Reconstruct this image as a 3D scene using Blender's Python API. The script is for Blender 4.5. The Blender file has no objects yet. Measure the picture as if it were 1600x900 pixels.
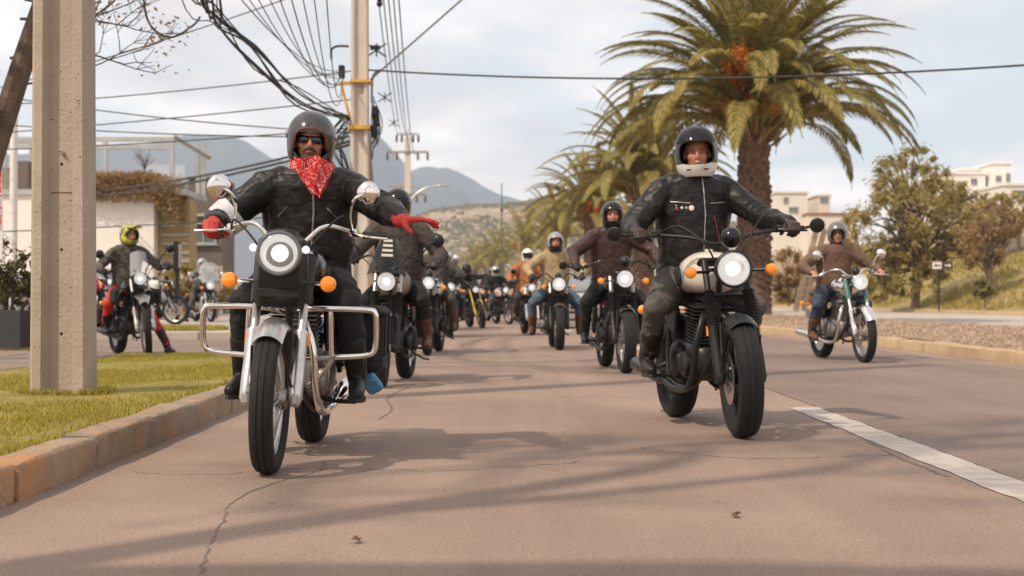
import bpy, bmesh, math, random
import numpy as np
from mathutils import Vector, Matrix, noise, Euler
from mathutils.bvhtree import BVHTree

# ------------------------------------------------------------------ camera, sky, sun, exposure
SC = bpy.context.scene
COL = SC.collection
R = math.radians
F_PX, HOR, CAM_H = 2222.2, 463.0, 0.79          # focal length in photo pixels, horizon row, lens height
cam_d = bpy.data.cameras.new('camera'); cam = bpy.data.objects.new('camera', cam_d); COL.objects.link(cam)
cam_d.lens = 50; cam_d.sensor_width = 36; cam_d.clip_start = 0.1; cam_d.clip_end = 20000
cam.location = (0, 0, CAM_H); cam.rotation_euler = (R(90) + math.atan((HOR - 450) / F_PX), 0, 0)
cam_d.dof.use_dof = True; cam_d.dof.focus_distance = 7.2; cam_d.dof.aperture_fstop = 3.6
SC.camera = cam

SUN_DIR = Vector((0.75, 0.66, -1.12)).normalized()          # the way the light travels: from left behind the lens
SUN_EL = math.asin(-SUN_DIR.z); SUN_AZ = math.atan2(-SUN_DIR.x, -SUN_DIR.y)
sun_d = bpy.data.lights.new('sun', 'SUN'); sun = bpy.data.objects.new('sun', sun_d); COL.objects.link(sun)
sun_d.energy = 2.25; sun_d.angle = R(1.2); sun_d.color = (1.0, 0.85, 0.68)
sun.rotation_euler = SUN_DIR.to_track_quat('-Z', 'Y').to_euler()

world = bpy.data.worlds.new('World'); SC.world = world; world.use_nodes = True
def build_world():
    nt = world.node_tree; N = nt.nodes; L = nt.links; N.clear()
    out = N.new('ShaderNodeOutputWorld'); bg = N.new('ShaderNodeBackground'); bg.inputs['Strength'].default_value = 0.1
    sky = N.new('ShaderNodeTexSky'); sky.sky_type = 'NISHITA'; sky.sun_disc = False
    sky.sun_elevation = SUN_EL; sky.sun_rotation = SUN_AZ; sky.air_density = 1.0; sky.dust_density = 1.2
    tc = N.new('ShaderNodeTexCoord'); sep = N.new('ShaderNodeSeparateXYZ'); L.new(tc.outputs['Generated'], sep.inputs[0])
    def math_(op, a, b=None):
        n = N.new('ShaderNodeMath'); n.operation = op
        for i, x in enumerate((a, b)):
            if x is None: continue
            if isinstance(x, (int, float)): n.inputs[i].default_value = x
            else: L.new(x, n.inputs[i])
        return n.outputs[0]
    zz = math_('MAXIMUM', sep.outputs['Z'], 0.0); den = math_('ADD', zz, 0.16)
    cx = math_('DIVIDE', sep.outputs['X'], den); cy = math_('DIVIDE', sep.outputs['Y'], den)
    cmb = N.new('ShaderNodeCombineXYZ'); L.new(cx, cmb.inputs[0]); L.new(cy, cmb.inputs[1])
    n1 = N.new('ShaderNodeTexNoise'); n1.inputs['Scale'].default_value = 1.05; n1.inputs['Detail'].default_value = 9; n1.inputs['Roughness'].default_value = 0.56; n1.inputs['Distortion'].default_value = 0.25
    mp = N.new('ShaderNodeMapping'); mp.inputs['Location'].default_value = (3.9, 1.2, 0.3); mp.inputs['Scale'].default_value = (1.0, 0.85, 1)
    L.new(cmb.outputs[0], mp.inputs['Vector']); L.new(mp.outputs[0], n1.inputs['Vector'])
    r1 = N.new('ShaderNodeValToRGB'); r1.color_ramp.elements[0].position = 0.37; r1.color_ramp.elements[1].position = 0.52
    L.new(n1.outputs['Fac'], r1.inputs[0])
    n2 = N.new('ShaderNodeTexNoise'); n2.inputs['Scale'].default_value = 2.3; n2.inputs['Detail'].default_value = 6
    L.new(mp.outputs[0], n2.inputs['Vector'])
    r2 = N.new('ShaderNodeValToRGB'); r2.color_ramp.elements[0].position = 0.36; r2.color_ramp.elements[1].position = 0.62
    r2.color_ramp.elements[0].color = (5.2, 4.4, 4.15, 1); r2.color_ramp.elements[1].color = (9.2, 8.0, 7.3, 1)
    L.new(n2.outputs['Fac'], r2.inputs[0])
    veil = N.new('ShaderNodeMixRGB'); veil.inputs[0].default_value = 0.72; veil.inputs[2].default_value = (4.7, 4.9, 4.8, 1)
    L.new(sky.outputs[0], veil.inputs[1])                          # thin high cloud over the blue
    mix = N.new('ShaderNodeMixRGB'); L.new(r1.outputs[0], mix.inputs[0]); L.new(veil.outputs[0], mix.inputs[1]); L.new(r2.outputs[0], mix.inputs[2])
    L.new(mix.outputs[0], bg.inputs[0]); L.new(bg.outputs[0], out.inputs[0])
build_world()
SC.view_settings.view_transform = 'Standard'; SC.view_settings.look = 'None'; SC.view_settings.exposure = 0.95; SC.view_settings.gamma = 1.0
SC.view_settings.use_curve_mapping = False
SC.render.engine = 'CYCLES'; SC.cycles.max_bounces = 6; SC.cycles.volume_bounces = 1; SC.cycles.transparent_max_bounces = 8
SC.cycles.use_denoising = True; SC.cycles.sample_clamp_indirect = 6

rnd = random.Random(7)
def PX(px, Y): return (px - 800.0) / F_PX * Y              # photo column to metres at a distance
def PZ(py, Y): return CAM_H + (HOR - py) / F_PX * Y         # photo row to a height at a distance
def GR(px, py, z=0.0):                                      # photo point on ground of height z
    Y = F_PX * (CAM_H - z) / (py - HOR); return Vector((PX(px, Y), Y, z))
def bend(Y): return 0.0 if Y < 14 else -0.066 * (Y - 14) * min(1, (Y - 14) / 30)   # the avenue swings left further on

# ------------------------------------------------------------------ mesh helpers
def V(*a): return Vector(a)
def smooth_path(pts, k=6, closed=False):
    pts = [Vector(p) for p in pts]; n = len(pts); out = []
    rng = range(n) if closed else range(n - 1)
    for i in rng:
        if closed: a, b, c, d = (pts[(i + j - 1) % n] for j in range(4))
        else: a, b, c, d = pts[max(i - 1, 0)], pts[i], pts[i + 1], pts[min(i + 2, n - 1)]
        for s in range(k):
            t = s / k
            out.append(0.5 * ((2 * b) + (c - a) * t + (2 * a - 5 * b + 4 * c - d) * t * t + (3 * b - a - 3 * c + d) * t ** 3))
    if not closed: out.append(pts[-1])
    return out
def lerp(a, b, t): return a + (b - a) * t
class MB:
    """collects simple shapes; build() links them as one mesh object"""
    def __init__(s): s.v = []; s.f = []
    def add(s, vs, fs, M=None):
        o = len(s.v)
        s.v.extend([tuple(M @ Vector(p)) for p in vs] if M is not None else [tuple(p) for p in vs])
        s.f.extend([tuple(i + o for i in f) for f in fs]); return s
    def box(s, c, size, rot=None, bev=0.0):
        x, y, z = (q / 2 for q in size); b = min(bev, x * .9, y * .9, z * .9)
        M = Matrix.Translation(Vector(c)) @ ((Euler(rot).to_matrix().to_4x4()) if rot is not None else Matrix.Identity(4))
        if b <= 0:
            vs = [(sx * x, sy * y, sz * z) for sz in (-1, 1) for sy in (-1, 1) for sx in (-1, 1)]
            fs = [(0, 2, 3, 1), (4, 5, 7, 6), (0, 1, 5, 4), (2, 6, 7, 3), (0, 4, 6, 2), (1, 3, 7, 5)]
            return s.add(vs, fs, M)
        def ring(ix, iy, z_):
            return [(-ix, -y if False else -iy, z_)]
        rings = []
        for (zz, ins) in ((-z, b), (-z + b, 0), (z - b, 0), (z, b)):
            X = x - ins; Y = y - ins; c_ = b if ins == 0 else b * .6
            rings.append([(-X + c_, -Y, zz), (X - c_, -Y, zz), (X, -Y + c_, zz), (X, Y - c_, zz), (X - c_, Y, zz), (-X + c_, Y, zz), (-X, Y - c_, zz), (-X, -Y + c_, zz)])
        return s.loft(rings, M=M)
    def loft(s, rings, cap=True, M=None, closed_ring=True):
        n = len(rings[0]); vs = [p for r_ in rings for p in r_]; fs = []
        for i in range(len(rings) - 1):
            for j in range(n if closed_ring else n - 1):
                a = i * n + j; b = i * n + (j + 1) % n
                fs.append((a, b, b + n, a + n))
        if cap and closed_ring:
            fs.append(tuple(reversed(range(n)))); fs.append(tuple(range((len(rings) - 1) * n, len(rings) * n)))
        return s.add(vs, fs, M)
    def tube(s, pts, r, n=8, cap=True, closed=False, M=None, flat=1.0):
        pts = [Vector(p) for p in pts]; m = len(pts)
        rs = list(r) if hasattr(r, '__len__') else [r] * m
        if len(rs) != m: rs = [float(np.interp(i / (m - 1), np.linspace(0, 1, len(rs)), rs)) for i in range(m)]
        t0 = (pts[1] - pts[0]).normalized()
        ref = Vector((0, 0, 1)) if abs(t0.z) < .9 else Vector((1, 0, 0))
        nrm = t0.cross(ref).normalized(); rings = []
        for i in range(m):
            if closed: t = pts[(i + 1) % m] - pts[i - 1]
            else: t = pts[min(i + 1, m - 1)] - pts[max(i - 1, 0)]
            t.normalize()
            nrm = (nrm - t * nrm.dot(t)).normalized(); bn = t.cross(nrm)
            rings.append([pts[i] + (nrm * math.cos(a) + bn * math.sin(a) * flat) * rs[i] for a in (2 * math.pi * k / n for k in range(n))])
        if closed:
            rings.append(rings[0]); return s.loft(rings, cap=False, M=M)
        return s.loft(rings, cap=cap, M=M)
    def lathe(s, prof, n=24, M=None, cap=True):
        """prof: (radius, height) along local Z"""
        rings = [[(r_ * math.cos(2 * math.pi * k / n), r_ * math.sin(2 * math.pi * k / n), z) for k in range(n)] for r_, z in prof]
        return s.loft(rings, cap=cap, M=M)
    def ringlathe(s, prof, n=32, M=None):
        """closed profile swept round Z: a ring"""
        m = len(prof); vs = []; fs = []
        for k in range(n):
            a = 2 * math.pi * k / n
            vs += [(r_ * math.cos(a), r_ * math.sin(a), z) for r_, z in prof]
        for k in range(n):
            for j in range(m):
                a = k * m + j; b = k * m + (j + 1) % m; c = ((k + 1) % n) * m + (j + 1) % m; d = ((k + 1) % n) * m + j
                fs.append((a, d, c, b))
        return s.add(vs, fs, M)
    def ball(s, c, r, n=12, m=8, rot=None):
        rx, ry, rz = r if hasattr(r, '__len__') else (r, r, r)
        M = Matrix.Translation(Vector(c)) @ ((rot.to_4x4() if isinstance(rot, Matrix) else Euler(rot).to_matrix().to_4x4()) if rot is not None else Matrix.Identity(4))
        vs = [(0, 0, -rz)]; fs = []
        for i in range(1, m):
            ph = -math.pi / 2 + math.pi * i / m
            vs += [(rx * math.cos(ph) * math.cos(2 * math.pi * k / n), ry * math.cos(ph) * math.sin(2 * math.pi * k / n), rz * math.sin(ph)) for k in range(n)]
        vs.append((0, 0, rz)); top = len(vs) - 1
        for k in range(n): fs.append((0, 1 + (k + 1) % n, 1 + k)); fs.append((top, top - n + k, top - n + (k + 1) % n))
        for i in range(m - 2):
            for k in range(n):
                a = 1 + i * n + k; b = 1 + i * n + (k + 1) % n; fs.append((a, b, b + n, a + n))
        return s.add(vs, fs, M)
    def prism(s, poly, a, b, axis='X', M=None):
        """polygon in the plane across an axis, pushed from a to b"""
        put = {'X': lambda u, w, t: (t, u, w), 'Y': lambda u, w, t: (u, t, w), 'Z': lambda u, w, t: (u, w, t)}[axis]
        n = len(poly); vs = [put(u, w, a) for u, w in poly] + [put(u, w, b) for u, w in poly]
        fs = [tuple(reversed(range(n))), tuple(range(n, 2 * n))] + [(i, (i + 1) % n, n + (i + 1) % n, n + i) for i in range(n)]
        return s.add(vs, fs, M)
    def chain(s, pts, rads, n=12):
        """rounded tapering limb: tube plus balls at the joints"""
        s.tube(pts, rads, n=n)
        for p, r_ in zip(pts, rads): s.ball(p, r_, n, 8)
        return s
    def mesh(s, name, angle=40):
        me = bpy.data.meshes.new(name); me.from_pydata(s.v, [], s.f); me.validate()
        bm = bmesh.new(); bm.from_mesh(me); bmesh.ops.recalc_face_normals(bm, faces=bm.faces); bm.to_mesh(me); bm.free()
        me.shade_smooth(); me.set_sharp_from_angle(angle=R(angle)); return me
    def build(s, name, mat, parent=None, M=None, angle=40):
        if M is not None: s.v = [tuple(M @ Vector(p)) for p in s.v]
        me = s.mesh(name, angle); me.materials.append(mat)
        return link(name, me, parent)
def link(name, me, parent=None):
    o = bpy.data.objects.new(name, me); COL.objects.link(o)
    if parent is not None: o.parent = parent
    return o
def np_mesh(name, verts, faces, mat, smooth=False):
    """big mesh from arrays; faces all the same size"""
    me = bpy.data.meshes.new(name); nv = len(verts); nf, k = faces.shape
    me.vertices.add(nv); me.vertices.foreach_set('co', np.ascontiguousarray(verts, dtype=np.float32).ravel())
    me.loops.add(nf * k); me.loops.foreach_set('vertex_index', np.ascontiguousarray(faces, dtype=np.int32).ravel())
    me.polygons.add(nf); me.polygons.foreach_set('loop_start', np.arange(0, nf * k, k, dtype=np.int32))
    me.update(calc_edges=True); me.validate()
    if smooth: me.shade_smooth()
    me.materials.append(mat); return me
def tag(o, label, cat=None, group=None, kind=None):
    if label: o['label'] = label
    if cat: o['category'] = cat
    if group: o['group'] = group
    if kind: o['kind'] = kind
    return o
def thing(name, label, cat, loc=(0, 0, 0), rot=(0, 0, 0), group=None):
    o = bpy.data.objects.new(name, None); COL.objects.link(o); o.empty_display_size = .2
    o.location = loc; o.rotation_euler = rot
    return tag(o, label, cat, group)
def struct(o): o['kind'] = 'structure'; return o
def copy_tree(o, parent=None):
    c = o.copy(); COL.objects.link(c); c.parent = parent
    for ch in o.children: copy_tree(ch, c)
    return c
AX = Matrix.Rotation(R(90), 4, 'Y')                 # lathe axis Z -> X
AY = Matrix.Rotation(R(90), 4, 'X')                 # lathe axis Z -> -Y (towards the front of a bike)
def T(*p): return Matrix.Translation(Vector(p))

# ------------------------------------------------------------------ materials
MATS = {}
def mat(name, col, rough=.5, metal=0.0, var=0.0, scale=8.0, bump=0.0, bscale=None, col2=None, spec=.5, emit=None, es=1.0, trans=0.0, coat=0.0, alpha=1.0, detail=4.0):
    if name in MATS: return MATS[name]
    m = bpy.data.materials.new(name); m.use_nodes = True; nt = m.node_tree; N = nt.nodes; L = nt.links
    b = N['Principled BSDF']; b.inputs['Roughness'].default_value = rough; b.inputs['Metallic'].default_value = metal
    b.inputs['Specular IOR Level'].default_value = spec; b.inputs['Base Color'].default_value = (*col, 1)
    b.inputs['Coat Weight'].default_value = coat; b.inputs['Coat Roughness'].default_value = .06; b.inputs['Transmission Weight'].default_value = trans; b.inputs['Alpha'].default_value = alpha
    if emit: b.inputs['Emission Color'].default_value = (*emit, 1); b.inputs['Emission Strength'].default_value = es
    tc = N.new('ShaderNodeTexCoord')
    if var > 0 or col2:
        n = N.new('ShaderNodeTexNoise'); n.inputs['Scale'].default_value = scale; n.inputs['Detail'].default_value = detail; n.inputs['Roughness'].default_value = .62
        L.new(tc.outputs['Object'], n.inputs['Vector'])
        r_ = N.new('ShaderNodeValToRGB'); r_.color_ramp.elements[0].position = .32; r_.color_ramp.elements[1].position = .68
        c2 = col2 or tuple(min(1, c * (1 + var)) for c in col); c1 = col if col2 else tuple(c * (1 - var) for c in col)
        r_.color_ramp.elements[0].color = (*c1, 1); r_.color_ramp.elements[1].color = (*c2, 1)
        L.new(n.outputs['Fac'], r_.inputs[0]); L.new(r_.outputs[0], b.inputs['Base Color'])
    if bump > 0:
        n = N.new('ShaderNodeTexNoise'); n.inputs['Scale'].default_value = bscale or scale * 4; n.inputs['Detail'].default_value = 5
        L.new(tc.outputs['Object'], n.inputs['Vector'])
        bp = N.new('ShaderNodeBump'); bp.inputs['Strength'].default_value = bump; bp.inputs['Distance'].default_value = .02
        L.new(n.outputs['Fac'], bp.inputs['Height']); L.new(bp.outputs[0], b.inputs['Normal'])
    MATS[name] = m; return m
def nodes(m): return m.node_tree.nodes, m.node_tree.links, m.node_tree.nodes['Principled BSDF']
def leaf_mat(name, c1, c2, back=.35):
    """leaves: colour changes leaf by leaf, some light passes through"""
    m = bpy.data.materials.new(name); m.use_nodes = True; nt = m.node_tree; N = nt.nodes; L = nt.links
    b = N['Principled BSDF']; b.inputs['Roughness'].default_value = .55; b.inputs['Specular IOR Level'].default_value = .3
    g = N.new('ShaderNodeNewGeometry'); r_ = N.new('ShaderNodeValToRGB'); r_.color_ramp.elements[0].color = (*c1, 1); r_.color_ramp.elements[1].color = (*c2, 1)
    L.new(g.outputs['Random Per Island'], r_.inputs[0]); L.new(r_.outputs[0], b.inputs['Base Color'])
    t = N.new('ShaderNodeBsdfTranslucent'); L.new(r_.outputs[0], t.inputs[0]); mx = N.new('ShaderNodeMixShader'); mx.inputs[0].default_value = back
    L.new(b.outputs[0], mx.inputs[1]); L.new(t.outputs[0], mx.inputs[2]); L.new(mx.outputs[0], N['Material Output'].inputs[0])
    return m
M_tyre = mat('tyre_rubber', (.0125, .011, .0105), .82, var=.3, scale=18, bump=.15, bscale=60)
M_black = mat('black_paint', (.010, .0095, .009), .42, coat=.12, spec=.35, var=.2, scale=6)
M_gloss = mat('gloss_black_enamel', (.006, .006, .006), .2, coat=.35, spec=.3)
M_plastic = mat('matt_black_plastic', (.012, .0115, .011), .6, spec=.35, var=.25, scale=12)
M_chrome = mat('chrome', (.80, .76, .73), .12, 1.0, var=.08, scale=5)
M_steel = mat('brushed_steel', (.48, .45, .42), .34, 1.0, var=.2, scale=9, bump=.05)
M_alu = mat('cast_aluminium', (.33, .31, .29), .45, .9, var=.3, scale=14, bump=.12)
M_dkalu = mat('dark_engine_metal', (.045, .042, .039), .42, .7, var=.35, scale=14, bump=.1)
M_amber = mat('amber_lens', (.95, .26, .015), .18, coat=.6, emit=(1, .22, .01), es=.10, var=.15, scale=40)
M_red = mat('red_lens', (.5, .01, .01), .2, coat=.5)
M_mirror = mat('mirror_glass', (.75, .76, .78), .05, 1.0)
M_seat = mat('seat_vinyl', (.016, .015, .014), .55, var=.3, scale=20, bump=.2)
M_white = mat('white_enamel', (.72, .68, .62), .28, coat=.5, var=.04, scale=4)
M_gun = mat('gunmetal_paint', (.13, .13, .13), .35, .3, coat=.4, var=.1)
M_rim = mat('steel_rim', (.55, .53, .51), .28, .9, var=.15, scale=10)
def bowl_glow_mat():
    m = mat('glowing_lamp_bowl', (.55, .55, .55), .06, 0, coat=1.0); N, L, b = nodes(m)  # lamp bowl with its own patterned glow, imitating bulb light it would reflect
    tc = N.new('ShaderNodeTexCoord'); v = N.new('ShaderNodeTexVoronoi'); v.inputs['Scale'].default_value = 22
    L.new(tc.outputs['Object'], v.inputs['Vector']); r_ = N.new('ShaderNodeValToRGB')
    r_.color_ramp.elements[0].color = (.10, .10, .10, 1); r_.color_ramp.elements[1].color = (1, .96, .90, 1); r_.color_ramp.elements[0].position = .0; r_.color_ramp.elements[1].position = .42
    L.new(v.outputs['Distance'], r_.inputs[0]); L.new(r_.outputs[0], b.inputs['Emission Color']); b.inputs['Emission Strength'].default_value = .06; b.inputs['Metallic'].default_value = .8; b.inputs['Roughness'].default_value = .10
    return m
M_bowl_glow = bowl_glow_mat()
M_refl = mat('lamp_reflector', (.88, .87, .85), .10, 1.0, bump=.35, bscale=42)
M_bulb = mat('lit_bulb', (1, 1, 1), .3, emit=(1, .97, .92), es=.42)
def glass(name, tint, a=.25, rough=.05, coat=.5, spec=.6):
    m = mat(name, tint, rough, 0, spec=spec, alpha=a, coat=coat); return m
M_lensg = glass('lamp_glass', (.85, .86, .87), .16, .03)
M_clear = glass('clear_plastic', (.75, .78, .8), .22)
M_smoke = glass('smoked_plastic', (.02, .02, .023), .55, .08, .1, .35)
M_skin = mat('skin', (.46, .215, .13), .5, var=.12, scale=30, spec=.4)
M_skin2 = mat('skin_darker', (.37, .155, .092), .5, var=.12, scale=30, spec=.4)
M_hair = mat('dark_hair', (.02, .014, .011), .7, bump=.3, bscale=90)
def leather(name, c, rough=.36):
    m = mat(name, c, rough, 0, var=.15, scale=5, spec=.32); N, L, b = nodes(m)
    tc = N.new('ShaderNodeTexCoord')
    mp = N.new('ShaderNodeMapping'); mp.inputs['Scale'].default_value = (1, 1, 2.1); L.new(tc.outputs['Object'], mp.inputs[0])
    w = N.new('ShaderNodeTexNoise'); w.inputs['Scale'].default_value = 9; w.inputs['Detail'].default_value = 3; w.inputs['Distortion'].default_value = .8
    L.new(mp.outputs[0], w.inputs['Vector'])
    bp = N.new('ShaderNodeBump'); bp.inputs['Strength'].default_value = .34; bp.inputs['Distance'].default_value = .025
    L.new(w.outputs['Fac'], bp.inputs['Height'])
    f = N.new('ShaderNodeTexNoise'); f.inputs['Scale'].default_value = 160; L.new(tc.outputs['Object'], f.inputs['Vector'])
    b2 = N.new('ShaderNodeBump'); b2.inputs['Strength'].default_value = .12; b2.inputs['Distance'].default_value = .004
    L.new(f.outputs['Fac'], b2.inputs['Height']); L.new(bp.outputs[0], b2.inputs['Normal']); L.new(b2.outputs[0], b.inputs['Normal'])
    return m
M_jblack = leather('black_leather', (.0105, .009, .008), .43)
M_jbrown = leather('dark_brown_leather', (.055, .027, .021), .40)
M_jtan = leather('brown_waxed_cotton', (.135, .078, .052), .62)
M_cloth_blk = mat('black_cloth', (.011, .010, .010), .85, var=.3, scale=20, bump=.3, bscale=30)
M_cloth_gry = mat('charcoal_cloth', (.075, .066, .058), .85, var=.3, scale=12, bump=.35, bscale=28)
M_cloth_brn = mat('brown_grey_cloth', (.13, .10, .08), .85, var=.25, scale=12, bump=.35, bscale=28)
M_tan = mat('tan_cloth', (.36, .26, .14), .85, var=.22, scale=14, bump=.3, bscale=28)
M_orange = mat('rust_orange_cloth', (.38, .13, .045), .85, var=.2, scale=14, bump=.3, bscale=28)
M_jeans = mat('blue_denim', (.075, .105, .15), .85, var=.35, scale=9, bump=.3, bscale=40)
M_dkjeans = mat('dark_denim', (.035, .05, .075), .85, var=.35, scale=9, bump=.3, bscale=40)
M_redcl = mat('red_trouser_cloth', (.50, .018, .014), .7, var=.2, scale=12, bump=.3, bscale=25)
M_redgl = leather('red_leather', (.46, .035, .028), .5)
M_blkgl = leather('black_glove_leather', (.02, .018, .017), .5)
M_brngl = leather('brown_glove_leather', (.05, .028, .022), .5)
M_boot = leather('black_boot_leather', (.017, .015, .014), .42)
M_bootb = leather('brown_boot_leather', (.13, .055, .028), .5)
M_sole = mat('boot_sole_rubber', (.035, .028, .022), .8)
M_wband = mat('white_reflective_cloth', (.66, .66, .67), .55, var=.06, scale=20, bump=.2, bscale=40)
M_glassdk = mat('dark_sunglass_lens', (.008, .007, .007), .08, coat=.6)
M_lip = mat('lip_skin', (.26, .075, .06), .45)
M_eyew = mat('eye_white', (.42, .38, .34), .3)
M_teeth = mat('teeth', (.62, .58, .52), .35)
M_conc = None

# ------------------------------------------------------------------ setting: ground, road, kerbs
def asphalt_mat(name, c1, c2, patch):
    m = bpy.data.materials.new(name); m.use_nodes = True; N, L, b = nodes(m); b.inputs['Roughness'].default_value = .86; b.inputs['Specular IOR Level'].default_value = .3
    tc = N.new('ShaderNodeTexCoord')
    def nz(sc, det, scale_xyz=None, dist=0):
        n = N.new('ShaderNodeTexNoise'); n.inputs['Scale'].default_value = sc; n.inputs['Detail'].default_value = det; n.inputs['Roughness'].default_value = .65; n.inputs['Distortion'].default_value = dist
        if scale_xyz:
            mp = N.new('ShaderNodeMapping'); mp.inputs['Scale'].default_value = scale_xyz; L.new(tc.outputs['Object'], mp.inputs[0]); L.new(mp.outputs[0], n.inputs['Vector'])
        else: L.new(tc.outputs['Object'], n.inputs['Vector'])
        return n.outputs['Fac']
    def ramp(x, p0, p1, a, b_):
        r_ = N.new('ShaderNodeValToRGB'); r_.color_ramp.elements[0].position = p0; r_.color_ramp.elements[1].position = p1
        r_.color_ramp.elements[0].color = (*a, 1); r_.color_ramp.elements[1].color = (*b_, 1); L.new(x, r_.inputs[0]); return r_.outputs[0]
    def mul(a, b_, f=1.0):
        n = N.new('ShaderNodeMixRGB'); n.blend_type = 'MULTIPLY'; n.inputs[0].default_value = f; L.new(a, n.inputs[1]); L.new(b_, n.inputs[2]); return n.outputs[0]
    col = ramp(nz(.55, 6), .35, .66, c1, c2)
    col = mul(col, ramp(nz(1.0, 5, (1.6, .05, 1), .4), .38, .62, patch, (1, 1, 1)))          # worn wheel paths along the lane
    col = mul(col, ramp(nz(70, 3), .30, .62, (.68, .68, .68), (1.15, 1.15, 1.15)))            # aggregate
    v = N.new('ShaderNodeTexVoronoi'); v.inputs['Scale'].default_value = 1.7; L.new(tc.outputs['Object'], v.inputs['Vector'])
    col = mul(col, ramp(v.outputs['Distance'], .012, .035, (.55, .53, .52), (1, 1, 1)))       # odd oil spots
    L.new(col, b.inputs['Base Color'])
    bp = N.new('ShaderNodeBump'); bp.inputs['Strength'].default_value = .4; bp.inputs['Distance'].default_value = .006; L.new(nz(110, 4), bp.inputs['Height']); L.new(bp.outputs[0], b.inputs['Normal'])
    return m
M_asph = asphalt_mat('sun_bleached_asphalt', (.255, .180, .140), (.335, .243, .190), (.86, .85, .85))
M_asph2 = asphalt_mat('grey_lane_asphalt', (.195, .143, .118), (.255, .192, .158), (.88, .87, .87))
M_dirt = mat('dry_soil', (.20, .135, .085), .95, scale=.6, col2=(.30, .215, .14), bump=.5, bscale=14)
M_conc = mat('pole_concrete', (.33, .265, .205), .88, scale=2.2, col2=(.45, .37, .30), bump=.35, bscale=45, detail=8)
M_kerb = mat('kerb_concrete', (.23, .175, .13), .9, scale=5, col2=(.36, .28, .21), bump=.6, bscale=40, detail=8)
def kerb_paint():
    N, L, b = nodes(M_kerb); src = b.inputs['Base Color'].links[0].from_socket
    tc = N.new('ShaderNodeTexCoord'); n = N.new('ShaderNodeTexNoise'); n.inputs['Scale'].default_value = 1.1; n.inputs['Detail'].default_value = 9; n.inputs['Roughness'].default_value = .7
    L.new(tc.outputs['Object'], n.inputs['Vector']); r_ = N.new('ShaderNodeValToRGB'); r_.color_ramp.elements[0].position = .46; r_.color_ramp.elements[1].position = .64
    L.new(n.outputs['Fac'], r_.inputs[0]); mx = N.new('ShaderNodeMixRGB'); mx.inputs[2].default_value = (.52, .215, .05, 1)
    sc = N.new('ShaderNodeMath'); sc.operation = 'MULTIPLY'; sc.inputs[1].default_value = .68; L.new(r_.outputs[0], sc.inputs[0])
    L.new(sc.outputs[0], mx.inputs[0]); L.new(src, mx.inputs[1]); L.new(mx.outputs[0], b.inputs['Base Color'])
kerb_paint()
M_kerby = mat('yellow_tan_kerb', (.38, .27, .16), .9, scale=3, col2=(.50, .36, .21), bump=.5, bscale=30, detail=8)  # yellowish tan kerb paint
M_paint = mat('worn_road_paint', (.36, .31, .265), .8, scale=7, col2=(.52, .46, .41), bump=.3, bscale=50, detail=9)
M_tar = mat('crack_tar', (.14, .108, .09), .7, var=.4, scale=20)
M_soil_g = mat('lawn_soil', (.17, .135, .03), .95, scale=3, col2=(.30, .235, .055), bump=.6, bscale=30)
M_grass = leaf_mat('lawn_grass', (.22, .19, .025), (.56, .46, .09), .45)
M_grass2 = leaf_mat('slope_grass', (.22, .19, .035), (.48, .38, .10), .4)
M_pave = mat('pavement_tiles', (.17, .125, .10), .88, scale=1.3, col2=(.25, .19, .15), bump=.3, bscale=25)
M_palepave = mat('pale_pavement', (.36, .31, .26), .9, scale=1.3, col2=(.46, .40, .34), bump=.3)
M_gravel = leaf_mat('median_gravel', (.20, .13, .085), (.44, .32, .23), 0)
M_gbase = mat('median_earth', (.19, .125, .08), .95, scale=4, col2=(.31, .215, .145), bump=.8, bscale=30)

def strip(name, m, ys, fx, z, parent=None):
    """sheet made of rows: fx(Y) gives the columns' X, z the height (number or fn(col, Y))"""
    ys = list(ys); k = len(fx(ys[0])); vs = []; fs = []
    for Y in ys:
        for j, x in enumerate(fx(Y)): vs.append((x, Y, z(j, Y, x) if callable(z) else z))
    for i in range(len(ys) - 1):
        for j in range(k - 1):
            a = i * k + j; fs.append((a, a + 1, a + k + 1, a + k))
    me = bpy.data.meshes.new(name); me.from_pydata(vs, [], fs); me.shade_smooth(); me.materials.append(m)
    return link(name, me, parent)
def yr(a, b, s): 
    n = max(1, int(round((b - a) / s))); return [a + (b - a) * i / n for i in range(n + 1)]
YS = yr(-30, 12, 6) + yr(14, 80, 2) + yr(86, 420, 12)
ground = struct(strip('ground', M_dirt, [-1500, -60] + yr(-30, 30, 30) + [200, 900, 3300], lambda Y: [-3300, -200, -30, 0, 30, 200, 3300], -0.03))
LK, RK = -1.90, 5.93                                          # road faces of the two kerbs
road = struct(strip('road', M_asph, YS, lambda Y: [LK + bend(Y) + (RK - LK) * t for t in (0, .25, .5, .75, 1)], 0.0))
lane = struct(strip('road_lane', M_asph2, YS, lambda Y: [2.175 + bend(Y), 4.0 + bend(Y), 5.45 + bend(Y)], 0.004))
def ragged_strip(name, m, pts, widths, parent, z, seed, jit=.012):
    """thin sheet following a line, with uneven edges (paint, cracks)"""
    r_ = random.Random(seed); L_, R_ = [], []
    path = [Vector((x, y, 0)) for x, y in pts]
    for i, p in enumerate(path):
        t = (path[min(i + 1, len(path) - 1)] - path[max(i - 1, 0)]).normalized(); nrm = Vector((-t.y, t.x, 0))
        w = widths[i] if hasattr(widths, '__len__') else widths
        a = p + nrm * (w / 2 + r_.uniform(-jit, jit)); b = p - nrm * (w / 2 + r_.uniform(-jit, jit))
        L_.append((a.x, a.y, z)); R_.append((b.x, b.y, z))
    n = len(path); me = bpy.data.meshes.new(name)
    me.from_pydata(L_ + R_, [], [(i, i + 1, n + i + 1, n + i) for i in range(n - 1)]); me.materials.append(m)
    return link(name, me, parent)
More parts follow.
